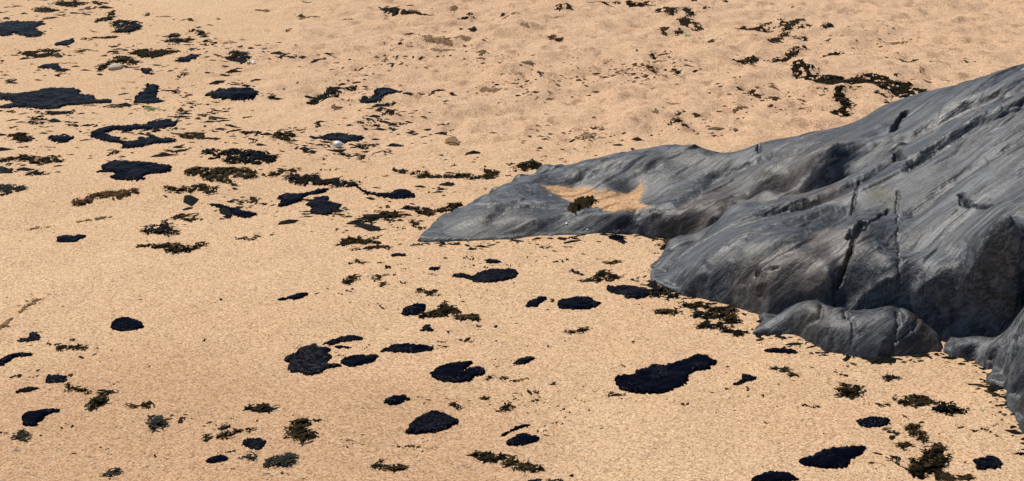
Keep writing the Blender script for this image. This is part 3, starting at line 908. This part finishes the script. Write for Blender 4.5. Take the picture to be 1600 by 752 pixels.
W|11|345,190 370,178 430,205 440,215 400,218|hook of seaweed left of the big rock snout
G|11|465,250 500,225 530,190 575,180 620,210 690,205 700,215 600,235 580,260 540,250|olive seaweed sprig by the big rock snout
G|11|e 750,245,70,20,15
O|11|580,265 620,280 700,265 850,300 860,340 800,360 700,355 690,330 600,315|oil patch pressed against the big rock snout
B|11|850,290 960,300 1000,340 1060,370 960,350 870,350
O|11|85,405 100,375 150,350 210,345 215,365 170,390 150,420|stubby slanted oil patch at centre
G|11|e 235,375,46,34
O|11|280,400 290,370 400,345 490,340 520,370 565,380 530,395 480,420 390,435 300,425|bold oval oil patch with a pointed right end
W|11|880,435 910,415 960,430 1060,430 1060,448 960,458 900,455|seaweed bar in front of the big rock
B|11|1060,475 1100,450 1280,455 1310,470 1300,490 1180,492 1100,485|black mat of weed under the big rock
W|11|1050,390 1100,385 1250,410 1380,410 1400,430 1330,440 1400,470 1390,500 1340,530 1330,490 1250,425 1080,410|tattered seaweed drift along the foot of the big rock
B|11|1110,520 1200,500 1280,515 1320,550 1440,575 1400,585 1320,575 1260,540 1130,538|curved black strand left of the low front boulder
W|11|310,570 400,555 490,538 500,550 420,572 340,580|thin black sliver alone at centre right
R|11|e 745,630,30,16
W|11|e 248,652,50,14
T|11|e 775,392,40,8
W|11|1455,620 1500,645 1570,630 1520,655
O|12|-30,690 0,675 60,665 80,675 100,652 110,668 150,675 200,705 60,708 0,702|oil patch just in front of the low front boulder
W|12|e 255,695,40,12
W|12|e 340,690,24,8
W|12|e 140,655,36,10
W|13|200,68 240,64 290,75 270,80
W|13|60,120 75,95 135,102 115,120
R|13|e 215,108,36,10
O|13|270,150 290,95 350,98 410,95 420,125 380,150|small square oil patch with a dragging tail
W|13|e 440,98,50,18
W|13|390,155 440,140 465,165 540,205 550,220 510,215 440,180
O|13|80,210 130,185 200,165 260,180 180,200 110,212
G|13|585,240 640,195 700,195 710,230 620,275 590,300 570,320 530,290 575,275|rounded olive seaweed clump with a small tail
O|13|130,370 150,330 260,305 330,295 380,308 290,330 270,345 285,360 240,380 235,410 150,410|comma shaped oil patch at lower left
B|13|405,405 425,392 450,402 440,418
K|13|75,480 100,455 150,435 195,475 120,505|grey seaweed lump at the lower left edge
W|13|-20,450 75,455 60,470 -20,465
W|13|655,158 690,145 735,156 690,162
W|13|775,300 850,285 905,275 940,260 970,305 930,315 900,298 840,312|thin seaweed strand with forked right end
K|13|915,410 930,395 920,360 965,340 1045,380 1000,415 940,432|rounded dark seaweed lump at lower left
R|13|1095,385 1100,360 1135,350 1130,385
W|13|1268,385 1300,373 1330,382 1290,397
W|13|e 1445,365,40,14
R|13|e 1070,345,16,10
W|13|e 616,540,20,16
W|13|e 960,585,18,14
K|13|640,715 660,680 680,660 715,660 740,718|small dome of dark weed at the bottom left
W|13|1310,480 1400,465 1460,430 1570,425 1570,440 1480,450 1400,480 1320,488|arching seaweed strand at lower left
W|13|1262,515 1270,465 1300,455 1310,475 1300,510
K|13|1340,430 1370,405 1425,405 1420,430 1370,445
O|13|1270,640 1290,610 1370,592 1420,610 1400,630 1340,650|flat oil patch with a whisker at bottom left
W|13|e 1440,577,100,12,-8
O|13|1492,530 1520,500 1583,495 1640,505 1655,525 1620,565 1583,572 1520,555|plump oil patch under the arching strand
K|13|1490,605 1540,590 1600,605 1590,640 1530,630
R|13|e 1440,685,50,10
B|14|-85,295 -60,280 20,270 115,290 110,305 20,325 -60,310|oval black seaweed patch with pale flecks
O|14|1065,90 1120,40 1230,15 1340,12 1320,35 1280,65 1290,72 1370,35 1420,60 1415,95 1350,100 1340,130 1230,135 1150,133 1120,125|notched disc shaped oil patch at lower centre
W|14|1415,98 1500,98 1583,115 1583,123 1470,110
R|14|e 1490,30,40,16
O|14|785,265 830,230 900,215 920,200 925,220 960,240 920,255 840,290|small oval oil patch with a nib at lower centre
R|14|e 1020,230,40,8
G|14|1210,265 1215,235 1240,232 1250,275 1265,300 1240,292
W|14|1382,230 1400,210 1450,215 1455,232 1410,235
W|14|1475,305 1520,285 1545,245 1580,300 1530,308 1490,312
O|14|920,440 950,400 960,370 1050,310 1110,295 1180,315 1265,355 1180,410 1060,450 940,450|diamond shaped oil patch at bottom centre
G|14|205,410 240,370 320,375 330,430 300,460 370,490 310,520 270,520 210,470 220,440|curled seaweed clump shaped like a letter S
W|14|330,380 430,382 430,398 350,395
K|14|60,650 70,625 180,590 200,570 235,580 235,660 150,675 70,665|grey ragged seaweed block at bottom left
P|14|440,575 510,552 520,560 470,578
R|14|e 910,525,70,20
R|14|e 980,525,80,12
W|14|695,650 740,632 850,642 940,655 850,675 710,668|flat seaweed bar at the bottom centre
R|14|e 170,715,44,10
T|14|e 570,498,80,8
R|14|e 1090,540,30,12
B|14|1340,580 1350,555 1460,565 1540,550 1555,600 1480,595 1360,605|lumpy black seaweed bar at bottom centre
O|15|0,25 20,0 60,-25 130,-30 145,-10 90,20 25,26|small capsule of oil right of the notched disc
W|15|-20,120 30,112 50,125 10,142
W|15|90,180 110,170 135,195 110,208
W|15|e 155,182,20,10
W|15|e 150,238,36,18,-15
T|15|30,120 115,98 118,105 60,122
W|15|235,152 260,120 280,150
W|15|e 320,295,16,12
R|15|e 345,315,24,8
R|15|e 265,380,40,10
W|15|e 205,430,12,8
W|15|e 155,428,20,8
T|15|0,235 70,210 75,215 0,245
O|15|-80,455 0,410 30,385 130,375 110,395 50,415 0,430 -60,458
O|15|-50,490 0,460 40,440 100,440 120,455 160,455 175,475 140,495 30,512 -30,508|oil patch with a knob at its right end
G|15|-30,620 0,580 50,590 60,615 130,625 180,660 60,645 0,650|seaweed clump joining the lumpy bar at right
W|15|e 175,630,30,12
O|15|70,765 110,715 185,700 170,740 120,765|oil patch cut by the bottom frame edge at centre
G|15|190,748 270,720 380,675 380,688 290,730 210,754|thin olive stalk at the bottom edge
O|15|625,115 680,95 740,98 780,65 860,45 870,30 970,40 1050,5 1100,-15 1140,-35 1200,-30 1240,0 1270,10 1260,30 1220,45 1230,62 1080,85 1095,150 1000,200 900,220 820,210 660,190 650,150|largest oil patch with a long upper right lobe
W|15|570,222 600,208 675,205 660,220 600,232
R|15|e 690,45,24,12
W|15|1040,278 1060,272 1075,290 1055,300
W|15|1258,330 1280,315 1295,318 1270,335
W|15|1530,240 1550,230 1575,240 1550,250
W|15|1298,200 1320,188 1362,192 1340,207
W|15|e 1327,50,20,10
O|15|1365,170 1410,145 1420,105 1460,105 1515,132 1440,155 1390,172|arrow shaped oil spot right of the largest patch
R|15|1440,175 1460,170 1480,200 1465,205
O|16|-110,765 -80,715 0,695 70,690 150,710 215,765|rounded oil patch cut by the bottom edge at right
G|16|-5,75 60,58 130,65 130,85 70,95
B|16|100,125 130,95 200,100 170,122 130,130|dark double scrap in front of the low front boulder
R|16|e 480,47,28,12
R|16|e 533,36,28,10
W|16|415,92 450,78 510,98 470,108
G|16|415,180 470,150 490,175 560,155 600,178 550,195 530,225 470,240 440,200|star shaped seaweed tuft at lower right
R|16|e 575,225,36,14
G|16|700,130 710,95 780,95 830,118 760,130|stubby olive clump near the low front boulder
G|16|810,265 850,245 880,220 930,215 1000,240 1000,275 910,290 860,280|leaf shaped olive seaweed clump at lower right
R|16|e 785,238,34,34
W|16|665,275 720,270 790,285 740,300
B|16|1000,315 1060,295 1070,255 1100,260 1150,310 1230,325 1210,355 1150,345 1060,345|black peaked clump with a yellow green whisker
P|16|1225,322 1340,322 1345,332 1300,328
W|16|200,295 235,280 260,292 250,302
W|16|255,305 280,298 320,302 305,325
R|16|e 605,275,50,10
O|16|540,390 590,370 740,365 755,400 720,430 600,440 560,425|brick shaped oil patch at lower right
W|16|820,385 840,358 862,370 850,390
G|16|840,430 900,400 940,450 920,490 880,475|olive upper sprig of the chain leading to the tuft
W|16|925,520 930,480 960,465 990,500 990,535
G|16|720,460 760,440 840,475 800,485
G|16|785,550 810,522 880,520 885,550 840,562
O|16|180,640 210,610 280,600 310,565 430,545 560,540 610,548 575,590 500,630 490,675 230,675|long slanted oil patch at the bottom right
G|16|735,625 745,595 795,600 800,630
W|16|800,640 870,690 850,700 800,652
W|16|1000,530 1075,515 1080,580 1110,630 1080,690 1060,715 960,720 960,765 850,730 880,690 900,640 870,630 950,610 960,570|tall bushy seaweed heap at the bottom right
W|16|1060,720 1240,720 1290,745 1200,765 1040,765
O|16|1260,640 1300,615 1340,625 1360,610 1420,620 1445,655 1430,695 1290,700 1280,665|lobed oil patch at the right near the bottom corner
O|16|1505,600 1550,585 1600,590 1600,608 1550,608
R|16|e 1185,440,60,20
W|16|1220,460 1260,445 1305,458 1280,468
G|16|e 1340,452,60,16
W|16|1380,490 1410,480 1442,490 1415,505
R|16|e 1420,420,30,12
R|16|e 1450,397,18,18
R|16|e 990,355,28,10
R|16|e 832,330,14,20
"""
# ------------------------------------------------------------------ patches and weed: every one is its own object
def parse():
    out = []
    for ln in DATA.strip().splitlines():
        if ln.startswith('#') or not ln.strip(): continue
        f = ln.split('|')
        k, tile, shape = f[0], int(f[1]) - 1, f[2]
        ref = f[3] if len(f) > 3 else None
        ox, oy = (tile % 4) * 400, (0, 190, 376, 562)[tile // 4]
        if shape.startswith('e '):
            v = [float(q) for q in shape[2:].split(',')]
            cx, cy, w, h = v[:4]; rot = math.radians(v[4]) if len(v) > 4 else 0
            n = 11
            r0 = random.uniform(0, 6)
            pts = []
            for i in range(n):
                a = 2 * math.pi * i / n
                r = 1 + .16 * math.sin(2 * a + r0) + .12 * math.sin(3 * a + 2 * r0) + random.uniform(-.1, .1)
                x, y = math.cos(a) * w / 2 * r, math.sin(a) * h / 2 * r
                pts.append((cx + x * math.cos(rot) - y * math.sin(rot), cy + x * math.sin(rot) + y * math.cos(rot)))
        else:
            pts = [tuple(float(q) for q in t.split(',')) for t in shape.split()]
        P = np.array(pts) / 3.9575 + [ox, oy]
        # round the corners of the survey a little
        Q = np.roll(P, -1, 0)
        P = np.stack([P * .78 + Q * .22, P * .22 + Q * .78], 1).reshape(-1, 2)
        x, y = P[:, 0], P[:, 1]
        area = .5 * abs(np.dot(x, np.roll(y, 1)) - np.dot(y, np.roll(x, 1)))
        out.append(dict(k=k, P=P, ref=ref, area=area, c=(x.min() / 2 + x.max() / 2, y.min() / 2 + y.max() / 2), w=np.ptp(x), h=np.ptp(y)))
    return out
ITEMS = parse()

def patch(P, kind, surf=sandz, base_h=0.0, seed=0, pix=1.15, tall=None, ground=None, solid=False):
    """mesh of one blob lying on surf; returns verts, faces and a sampler of inside points"""
    v0, v1 = P[:, 1].min(), P[:, 1].max()
    uc, vc = P[:, 0].mean(), v1
    D = (CAM_H - base_h) / math.sin(PITCH + math.atan((vc - 376) / FPX))      # distance
    mpp = D / FPX                                                              # metres per photo pixel there
    Hm = (v1 - v0) * mpp
    if kind == 'O': hz = min(.007, .09 * Hm + .0015)
    elif kind == 'T': hz = min(.006, .15 * Hm)
    else: hz = min(.011, .2 * Hm)
    if tall is not None: hz = tall
    k = 1 - .8 * hz / max(Hm, 1e-4) if kind != 'O' else 1 - .5 * hz / max(Hm, 1e-4)
    P = np.stack([P[:, 0], v1 - (v1 - P[:, 1]) * k], 1)
    G = np.stack(at(P[:, 0], P[:, 1], base_h), 1)
    if ground is not None: G = ground
    dep = PITCH + math.atan((P[:, 1].mean() - 376) / FPX)
    asp = 1 / math.sin(dep)
    ex = (1.6 if kind != 'O' else 2.2) * mpp
    sx, sy = pix * mpp, pix * mpp * min(asp, 3.5) * .8
    x0, x1 = G[:, 0].min() - 5 * mpp, G[:, 0].max() + 5 * mpp
    y0, y1 = G[:, 1].min() - 5 * mpp * asp * .5, G[:, 1].max() + 5 * mpp * asp * .5
    xs = np.linspace(x0, x1, max(6, int((x1 - x0) / sx))); ys = np.linspace(y0, y1, max(6, int((y1 - y0) / sy)))
    X, Y = np.meshgrid(xs, ys)
    # the outline is measured in a space where depth is shortened, so thin shapes keep their width
    q = .6
    d = sdf(X, Y * q, np.stack([G[:, 0], G[:, 1] * q], 1))
    f = 1 / (5 * mpp)
    n = fbm(X * f, Y * f * .6, seed=seed % 97, octs=4, gain=.75) + (.8 * vnoise(X * f * .3, Y * f * .2, seed=seed % 53) if kind == 'O' else 0)
    d = d + n * mpp * {'O': 1.55 + 1.3 * float(smooth(420, 120, v1)), 'T': 3.2}.get(kind, 3.3)
    if kind not in 'OT' and solid is False:
        d = d - .5 * mpp
        hole = fbm(X / (6.5 * mpp), Y / (11 * mpp), seed=seed % 41 + 3, octs=3, gain=.6)
        d = np.where(d > 0, np.minimum(d, (hole + .34) * 7 * mpp), d)
    thick = max(float(d.max()), 1e-4)
    if kind == 'O':
        prof = hz * (1 - np.exp(-np.maximum(d, 0) / (.9 * mpp * 2))) + .0015 * fbm(X * 30, Y * 30, seed=3 + seed % 7, octs=3) * np.clip(d / (3 * mpp), 0, 1)
    else:
        e = np.clip(d / min(thick, 5 * mpp), 0, 1)
        lump = fbm(X / (8 * mpp), Y * .7 / (8 * mpp), seed=5 + seed % 89, octs=3, gain=.65)
        prof = hz * np.clip(np.sqrt(e) * (.75 + .32 * lump), .05 * e, 1.2)
    skirt = np.clip(-d / (1.0 * mpp), 0, 1.6)
    z = surf(X, Y) + np.where(d > 0, .0012 + prof, .0012 - .005 * skirt)
    out = d < -1.2 * mpp
    keep = ~(out[:-1, :-1] & out[1:, :-1] & out[:-1, 1:] & out[1:, 1:])
    F = grid_faces(len(xs), len(ys), keep)
    if not len(F): return None
    V, F, used = compact(np.stack([X, Y, z], -1).reshape(-1, 3), F)
    ins = np.argwhere(d > 0)
    top = np.stack([X, Y, z], -1)
    return V, F, [top[a, b] for a, b in ins], mpp, hz

# frond meshes of unit length, shared by all weed
def frond_mesh(seed, mat):
    r = random.Random(seed)
    V, F = [], []
    def ribbon(p, a, ln, w, segs, up):
        i0 = len(V); x, y = p; z = .02
        for i in range(segs + 1):
            t = i / segs
            ww = w * (.55 + .7 * math.sin(math.pi * min(1, t * 1.05 + .12))) * (1 - .35 * t)
            zz = z + up * math.sin(math.pi * t) + .05 * r.uniform(-1, 1)
            nx, ny = -math.sin(a), math.cos(a)
            tw = r.uniform(-.06, .06)
            V.append((x + nx * ww, y + ny * ww, zz + tw)); V.append((x, y, zz + .045)); V.append((x - nx * ww, y - ny * ww, zz - tw))
            if i < segs:
                j = i0 + i * 3
                F.extend([(j, j + 3, j + 4, j + 1), (j + 1, j + 4, j + 5, j + 2)])
            mid = (x, y, a)
            a += r.uniform(-.45, .45); x += math.cos(a) * ln / segs; y += math.sin(a) * ln / segs
            if i == segs - 2: fork = (x, y, a)
        return fork
    fx, fy, fa = ribbon((-.45, 0), r.uniform(-.3, .3), .8, .085, 5, r.uniform(.08, .22))
    ribbon((fx, fy), fa + .7, .38, .07, 3, .06)
    ribbon((fx, fy), fa - .75, .34, .065, 3, .08)
    if seed % 2: ribbon((fx * .3 - .2, fy * .3), fa + 1.2, .3, .06, 3, .08)
    return make_mesh("frond", V, np.array(F), mat)
FRONDS = {k: [frond_mesh(s, m) for s in range(6)] for k, m in M_WEED.items()}
def stem_mesh(seed, mat):
    r = random.Random(seed + 50); V, F = [], []
    a, x, y = 0.0, -.5, 0.0
    for i in range(8):
        w = .035 * (1 - .07 * i)
        for q in range(5):
            t = 2 * math.pi * q / 5
            V.append((x - math.sin(a) * math.cos(t) * w, y + math.cos(a) * math.cos(t) * w, .04 + math.sin(t) * w + .03 * math.sin(i * 1.3)))
        if i: F += [((i - 1) * 5 + q, (i - 1) * 5 + (q + 1) % 5, i * 5 + (q + 1) % 5, i * 5 + q) for q in range(5)]
        a += r.uniform(-.4, .4); x += math.cos(a) / 7; y += math.sin(a) / 7
    return make_mesh("stem", V, np.array(F), mat)
STEMS = [stem_mesh(s, M_WEED['R']) for s in range(4)]

# ---- labels: named patches first, every other bit is described from its nearest named neighbour
REFS = [("pointed left tip of the low rock", (652, 375)), ("low rounded boulder", (1340, 545)), ("snout of the big rock", (1015, 430)), ("hump of the low rock", (1050, 226)), ("rock ridge at the right edge", (1480, 130))]
weeds = [i for i in ITEMS if i['k'] != 'O']
weeds.sort(key=lambda i: -(i['area'] + (1e6 if i['ref'] else 0)))
KEEP = 296
keep_ids = {id(i) for i in weeds[:KEEP]} | {id(i) for i in ITEMS if i['k'] == 'O'}
NOUN = {'O': "blue-black oil patch", 'W': "brown seaweed", 'G': "olive seaweed", 'B': "black seaweed", 'R': "reddish seaweed", 'T': "sand-dusted weed", 'K': "grey seaweed", 'P': "pale green weed"}  # T also names a painted shadow streak before the dusted top-centre heap
anch = [(i['ref'], i['c']) for i in ITEMS if i['ref'] and len(i['ref'].split()) <= 7] + REFS
buckets = {}
for i in ITEMS:
    if id(i) not in keep_ids: continue
    if i['ref']:
        i['label'] = i['ref']; continue
    cx, cy = i['c']
    best = min(anch, key=lambda a: math.hypot(a[1][0] - cx, (a[1][1] - cy) * 2.2))
    dx, dy = cx - best[1][0], cy - best[1][1]
    if abs(dx) > abs(dy) * 2.2: rel = "right of" if dx > 0 else "left of"
    else: rel = "in front of" if dy > 0 else "behind"
    asp = i['w'] / max(i['h'], 1)
    if i['k'] == 'O': noun = ("thin " if asp > 4.5 else "small ") + NOUN['O']
    else: noun = ("tiny " if i['area'] < 60 else "small " if i['area'] < 200 else "") + NOUN[i['k']] + (" strand" if asp > 5 else " scrap" if i['area'] < 200 else " clump")
    i['rel'] = (noun, rel, best[0]); i['dist'] = math.hypot(dx, dy * 2.2)
    buckets.setdefault(i['rel'], []).append(i)
ORD = ["nearest", "second-nearest", "third-nearest", "fourth-nearest", "fifth-nearest", "sixth-nearest"]
for (noun, rel, ref), lst in buckets.items():
    lst.sort(key=lambda i: i['dist'])
    for n, i in enumerate(lst):
        i['label'] = f"{noun} {rel} the {ref}"
        if len(lst) == 2: i['label'] = ("nearer " if n == 0 else "farther ") + i['label']
        elif len(lst) > 2: i['label'] = ORD[min(n, 5)] + " " + i['label']

crumbV, crumbF, crumbN = {}, {}, {}
for n, i in enumerate(ITEMS):
    k = i['k']
    r = patch(i['P'], k, seed=n * 13 + 1, pix=.85 if k == 'O' else 1.15, solid='mottled' in (i['ref'] or '') and k == 'B')
    if r is None: continue
    V, F, ins, mpp, hz = r
    if id(i) not in keep_ids:                        # past the 300 largest: joined as stuff below
        o0 = crumbN.get(k, 0)
        crumbV.setdefault(k, []).append(V); crumbF.setdefault(k, []).append(F + o0); crumbN[k] = o0 + len(V)
        continue
    org = V.mean(0); org[2] = float(sandz(org[0], org[1]))
    asp = i['w'] / max(i['h'], 1)
    if k == 'O':
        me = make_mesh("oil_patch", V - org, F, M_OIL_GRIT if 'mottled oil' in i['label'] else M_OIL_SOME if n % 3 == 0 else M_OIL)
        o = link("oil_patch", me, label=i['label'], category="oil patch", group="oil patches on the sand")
        o.location = org
        continue
    name = "seaweed_strand" if asp > 5 else "seaweed_scrap" if i['area'] < 200 else "seaweed_clump"
    me = make_mesh(name, V - org, F, M_WEED[k])
    o = link(name, me, label=i['label'], category="seaweed", group="seaweed washed up on the sand")
    o.location = org
    if i['area'] < 90 or k == 'T' and i['area'] < 300 or not ins: continue
    rr = random.Random(n)
    for _ in range(1 + int(i['area'] > 500)):
        p = rr.choice(ins); L = mpp * min(i['w'] * .6, rr.uniform(14, 22))
        f = link("stem", STEMS[rr.randrange(4)], o)
        f.location = (p[0] - org[0], p[1] - org[1], p[2] - org[2] + .001); f.rotation_euler = (0, 0, rr.gauss(0, .5)); f.scale = (L, L, L * .6)
    cnt = int(min(60, max(4, i['area'] / 24)))
    if 'mottled' in i['label'] and k == 'B': cnt = 12
    for _ in range(cnt):
        p = rr.choice(ins)
        kk = k
        q_ = rr.random()
        if k == 'W' and q_ < .42: kk = 'G' if q_ < .2 else 'R'
        if k == 'G' and rr.random() < .35: kk = 'W'
        if k == 'B' and rr.random() < .3: kk = 'W'
        if k == 'B' and rr.random() < .12: kk = 'G'
        f = link("frond", FRONDS[kk][rr.randrange(6)], o)
        L = mpp * (rr.uniform(9, 22) if i['c'][1] < 330 else rr.uniform(13, 30)) * min(1.0, .55 + i['area'] / 900)
        f.location = (p[0] - org[0], p[1] - org[1], p[2] - org[2] - .12 * L * .3)
        f.rotation_euler = (rr.uniform(-.16, .16), rr.uniform(-.16, .16), rr.choice((0, math.pi)) + rr.gauss(0, .55))
        f.scale = (L, L, L * rr.uniform(.3, .6))

# ---- sand caught in the hollow of the low rock, with a weed clump on it
def pocket_mesh():
    xs = np.linspace(PW[:, 0].min() - .03, PW[:, 0].max() + .03, 120); ys = np.linspace(PW[:, 1].min() - .03, PW[:, 1].max() + .03, 120)
    X, Y = np.meshgrid(xs, ys)
    d = sdf(X, Y, PW) + .0045 * fbm(X * 40, Y * 40, seed=4, octs=4, gain=.7)
    z = low_rock.z(X, Y) + np.where(d > 0, .0008 + .010 * smooth(0, .08, d), .0008 + np.maximum(d, -.01) * .8) + .0015 * fbm(X * 20, Y * 20, seed=8)
    out = d < -.008
    keep = ~(out[:-1, :-1] & out[1:, :-1] & out[:-1, 1:] & out[1:, 1:])
    V, F, _ = compact(np.stack([X, Y, z], -1).reshape(-1, 3), grid_faces(120, 120, keep))
    return V, F
V, F = pocket_mesh()
link("sand_pocket", make_mesh("sand_pocket", V, F, M_SAND_DAMP), kind="structure")
def on_rock_z(x, y): return low_rock.z(x, y) + .008
CL = np.array([(360,535),(380,520),(405,497),(450,490),(500,483),(525,512),(500,522),(440,522),(410,548),(398,560),(365,562)]) / 3.9575 + [800, 190]
hx, hy, hh = low_rock.hit(912, 325)
V, F, ins, mpp, hz = patch(CL, 'W', on_rock_z, hh, 5, tall=.010, ground=np.array([low_rock.hit(u, v - 1)[:2] for u, v in CL]))
o = link("seaweed_clump", make_mesh("seaweed_clump", V, F, M_WEED['W']), label="dark brown seaweed clump lying on the sand in the low rock's hollow", category="seaweed", group="seaweed washed up on the sand")
for _ in range(12):
    p = random.choice(ins); f = link("frond", FRONDS['W'][random.randrange(6)], o)
    L = mpp * random.uniform(8, 14); f.location = (p[0], p[1], p[2]); f.scale = (L, L, L); f.rotation_euler = (random.uniform(-.3, .3), random.uniform(-.3, .3), random.uniform(0, 6.28))

# ---- shells and stones
def shell(name, u, v, size, yaw, tilt, label, surf=sandz, base=0.0, x=None):
    n, m = 13, 6
    V = []
    for j in range(m + 1):
        t = j / m
        for i2 in range(n):
            a = (i2 / (n - 1) - .5) * 2.3
            rib = 1 + (.05 if i2 % 2 else -.03) * t
            r = size * t * rib * (1 - .18 * abs(a) / 1.15)
            V.append((math.sin(a) * r, math.cos(a) * r - size * .4, size * .42 * math.sin(math.pi * min(1, t * .93 + .07)) * math.cos(a * .9) * rib))
    F = [(j * n + i2, j * n + i2 + 1, (j + 1) * n + i2 + 1, (j + 1) * n + i2) for j in range(m) for i2 in range(n - 1)]
    F += [(F_[3], F_[2], F_[1], F_[0]) for F_ in ()]
    me = make_mesh(name, V, np.array(F), M_SHELL)
    o = link(name, me, label=label, category="shell")
    if x is None: x, y = at(u, v, base); z = float(surf(x, y))
    else: x, y, z = x
    o.location = (x, y, z + size * .25); o.rotation_euler = (tilt, 0, yaw)
    return o
shell("shell", 528, 228, .034, .4, math.radians(62), "white shell standing on the black oil patch left of centre")
for u, v, s, lab in ((886, 351, .010, "white shell chip on the low rock's front slope, left one of two"), (918, 360, .007, "tiny white shell chip near the foot of the low rock, right one of two")):
    shell("shell", u, v, s, .8, .6, lab, x=low_rock.hit(u, v))
shell("shell", 397, 102, .03, 1.4, .2, "pale shell fragment by the black seaweed clump with the pale sprig")
def stone(u, v, sx, sy, sz, label, seed):
    n, m = 18, 10
    V = []
    for j in range(m + 1):
        th = math.pi * j / m
        for i2 in range(n):
            ph = 2 * math.pi * i2 / n
            V.append((math.sin(th) * math.cos(ph), math.sin(th) * math.sin(ph), math.cos(th)))
    V = np.array(V); V *= (1 + .16 * fbm(V[:, 0] * 1.5 + seed, V[:, 1] * 1.5, V[:, 2] * 1.5, seed, 3))[:, None]
    V *= [sx, sy, sz]
    F = [(j * n + i2, (j + 1) * n + i2, (j + 1) * n + (i2 + 1) % n, j * n + (i2 + 1) % n) for j in range(m) for i2 in range(n)]
    o = link("stone", make_mesh("stone", V, np.array(F), M_STONE), label=label, category="stone")
    x, y = at(u, v); o.location = (x, y, float(sandz(x, y)) + sz * .45)
stone(181, 108, .042, .05, .018, "pale flat stone in front of a dark seaweed clump, upper left", 2)

# ---- crumbs past the largest 300 and loose specks: uncountable, one object per kind of weed
def specks(num, area, size, k, seed):
    """tiny flattened bits strewn over the sand; area(rng, n) gives pixels"""
    g = np.random.default_rng(seed)
    u, v = area(g, num)
    x, y = at(u, v); z = sandz(x, y)
    s = size * g.lognormal(0, .45, num); yaw = g.uniform(0, 6.28, num); el = g.uniform(1.0, 2.6, num) * (1.05 if k == 'B' else 1.0)
    base = np.array([(1, 0, -.1), (.3, .8, -.1), (-.7, .5, -.1), (-.8, -.5, -.1), (.4, -.8, -.1), (0, 0, .75)])
    B = base[None] * g.uniform(.7, 1.3, (num, 6, 3)); B[..., 0] *= el[:, None]
    if k == 'B': yaw = g.normal(0, .5, num)
    c, sn = np.cos(yaw)[:, None], np.sin(yaw)[:, None]
    V = np.stack([(B[..., 0] * c - B[..., 1] * sn) * s[:, None] + x[:, None], (B[..., 0] * sn + B[..., 1] * c) * s[:, None] + y[:, None], B[..., 2] * s[:, None] * (.45 if k == 'B' else .6) + z[:, None]], -1)
    T = np.array([(0, 1, 5), (1, 2, 5), (2, 3, 5), (3, 4, 5), (4, 0, 5)])
    return V.reshape(-1, 3), (T[None] + (np.arange(num) * 6)[:, None, None]).reshape(-1, 3)
def whole(g, n): return g.uniform(-40, 1640, n), g.uniform(0, 780, n)
def upper(g, n): return g.uniform(-40, 1640, n), g.uniform(0, 270, n) 
def clumpy(c, su, sv):
    def f(g, n):
        k = g.integers(0, len(c), n); cc = np.array(c, float)[k]
        return cc[:, 0] + g.normal(0, su, n), cc[:, 1] + g.normal(0, sv, n)
    return f
weed_c = [i['c'] for i in ITEMS if i['k'] != 'O']
far_c = [i['c'] for i in ITEMS if i['c'][1] < 350 and i['k'] in 'OWBG' and i['c'][0] < 700]
rock_c = [(u + k * .01 * (q[i + 1][0] - u), v + k * .01 * (q[i + 1][1] - v) + 3) for q in FEET for i, (u, v) in enumerate(q[:-1]) for k in range(0, 100, 12)]
foot_c = [(1040, 105), (930, 120), (1010, 120), (840, 118), (880, 210), (990, 110), (1180, 150), (700, 70), (760, 95), (820, 150), (1100, 190), (930, 215), (1240, 160), (1380, 60), (620, 90), (560, 110)]
jobs = {'W': [(700, clumpy(weed_c, 26, 6), .0028), (200, whole, .0022), (160, clumpy(foot_c, 30, 9), .006), (260, clumpy(rock_c, 12, 5), .0045)],
        'R': [(600, clumpy(weed_c, 34, 8), .0026), (320, clumpy(foot_c, 34, 11), .007), (350, whole, .0022)],
        'B': [(1300, clumpy(far_c, 24, 6), .0085), (140, clumpy(far_c, 20, 5), .017), (170, clumpy(rock_c, 9, 3), .008)], 'T': [(300, clumpy(foot_c, 45, 14), .008)], 'G': [(160, clumpy(weed_c, 22, 6), .003)]}
for k in sorted(set(jobs) | set(crumbV)):
    Vs = list(crumbV.get(k, [])); F4 = list(crumbF.get(k, [])); n0 = crumbN.get(k, 0); F3_ = []
    for q, (num, area, size) in enumerate(jobs.get(k, [])):
        V, F = specks(num, area, size, k, 100 + q + ord(k)); Vs.append(V); F3_.append(F + n0); n0 += len(V)
    fl = ([np.concatenate(F4)] if F4 else []) + ([np.concatenate(F3_)] if F3_ else [])
    nm = {'W': "brown seaweed crumbs", 'R': "reddish seaweed crumbs", 'T': "sand-dusted weed crumbs", 'G': "olive seaweed crumbs"}.get(k, "seaweed crumbs")
    link(nm.replace(' ', '_').replace('-', '_'), make_mesh("seaweed_crumbs", np.concatenate(Vs), fl, M_WEED[k], smooth=False), kind="stuff", label=nm + " strewn thinly over the sand", category="seaweed crumbs")
# coarse grains standing proud of the sheet near the camera
M_GP = plain_material("pale_grains", (0.66, 0.50, 0.33), (0.82, 0.70, 0.54), 300, 0.6)
M_GD = plain_material("dark_grains", (0.24, 0.14, 0.075), (0.46, 0.30, 0.18), 300, 0.8)
def nearer(g, n): return g.uniform(-60, 1660, n), 790 - 560 * g.power(1.6, n) * 1.0
for nm, mt, num, sd_ in (("pale_sand_grains", M_GP, 26000, 1), ("dark_sand_grains", M_GD, 22000, 2)):
    V, F = specks(num, lambda g, n: (g.uniform(-60, 1660, n), 790 - 600 * g.beta(1.0, 1.6, n)), .0011, 'W', sd_)
    link(nm, make_mesh(nm, V, F, mt, smooth=False), kind="stuff", label=nm.replace('_', ' ') + " standing out of the beach", category="sand grains")
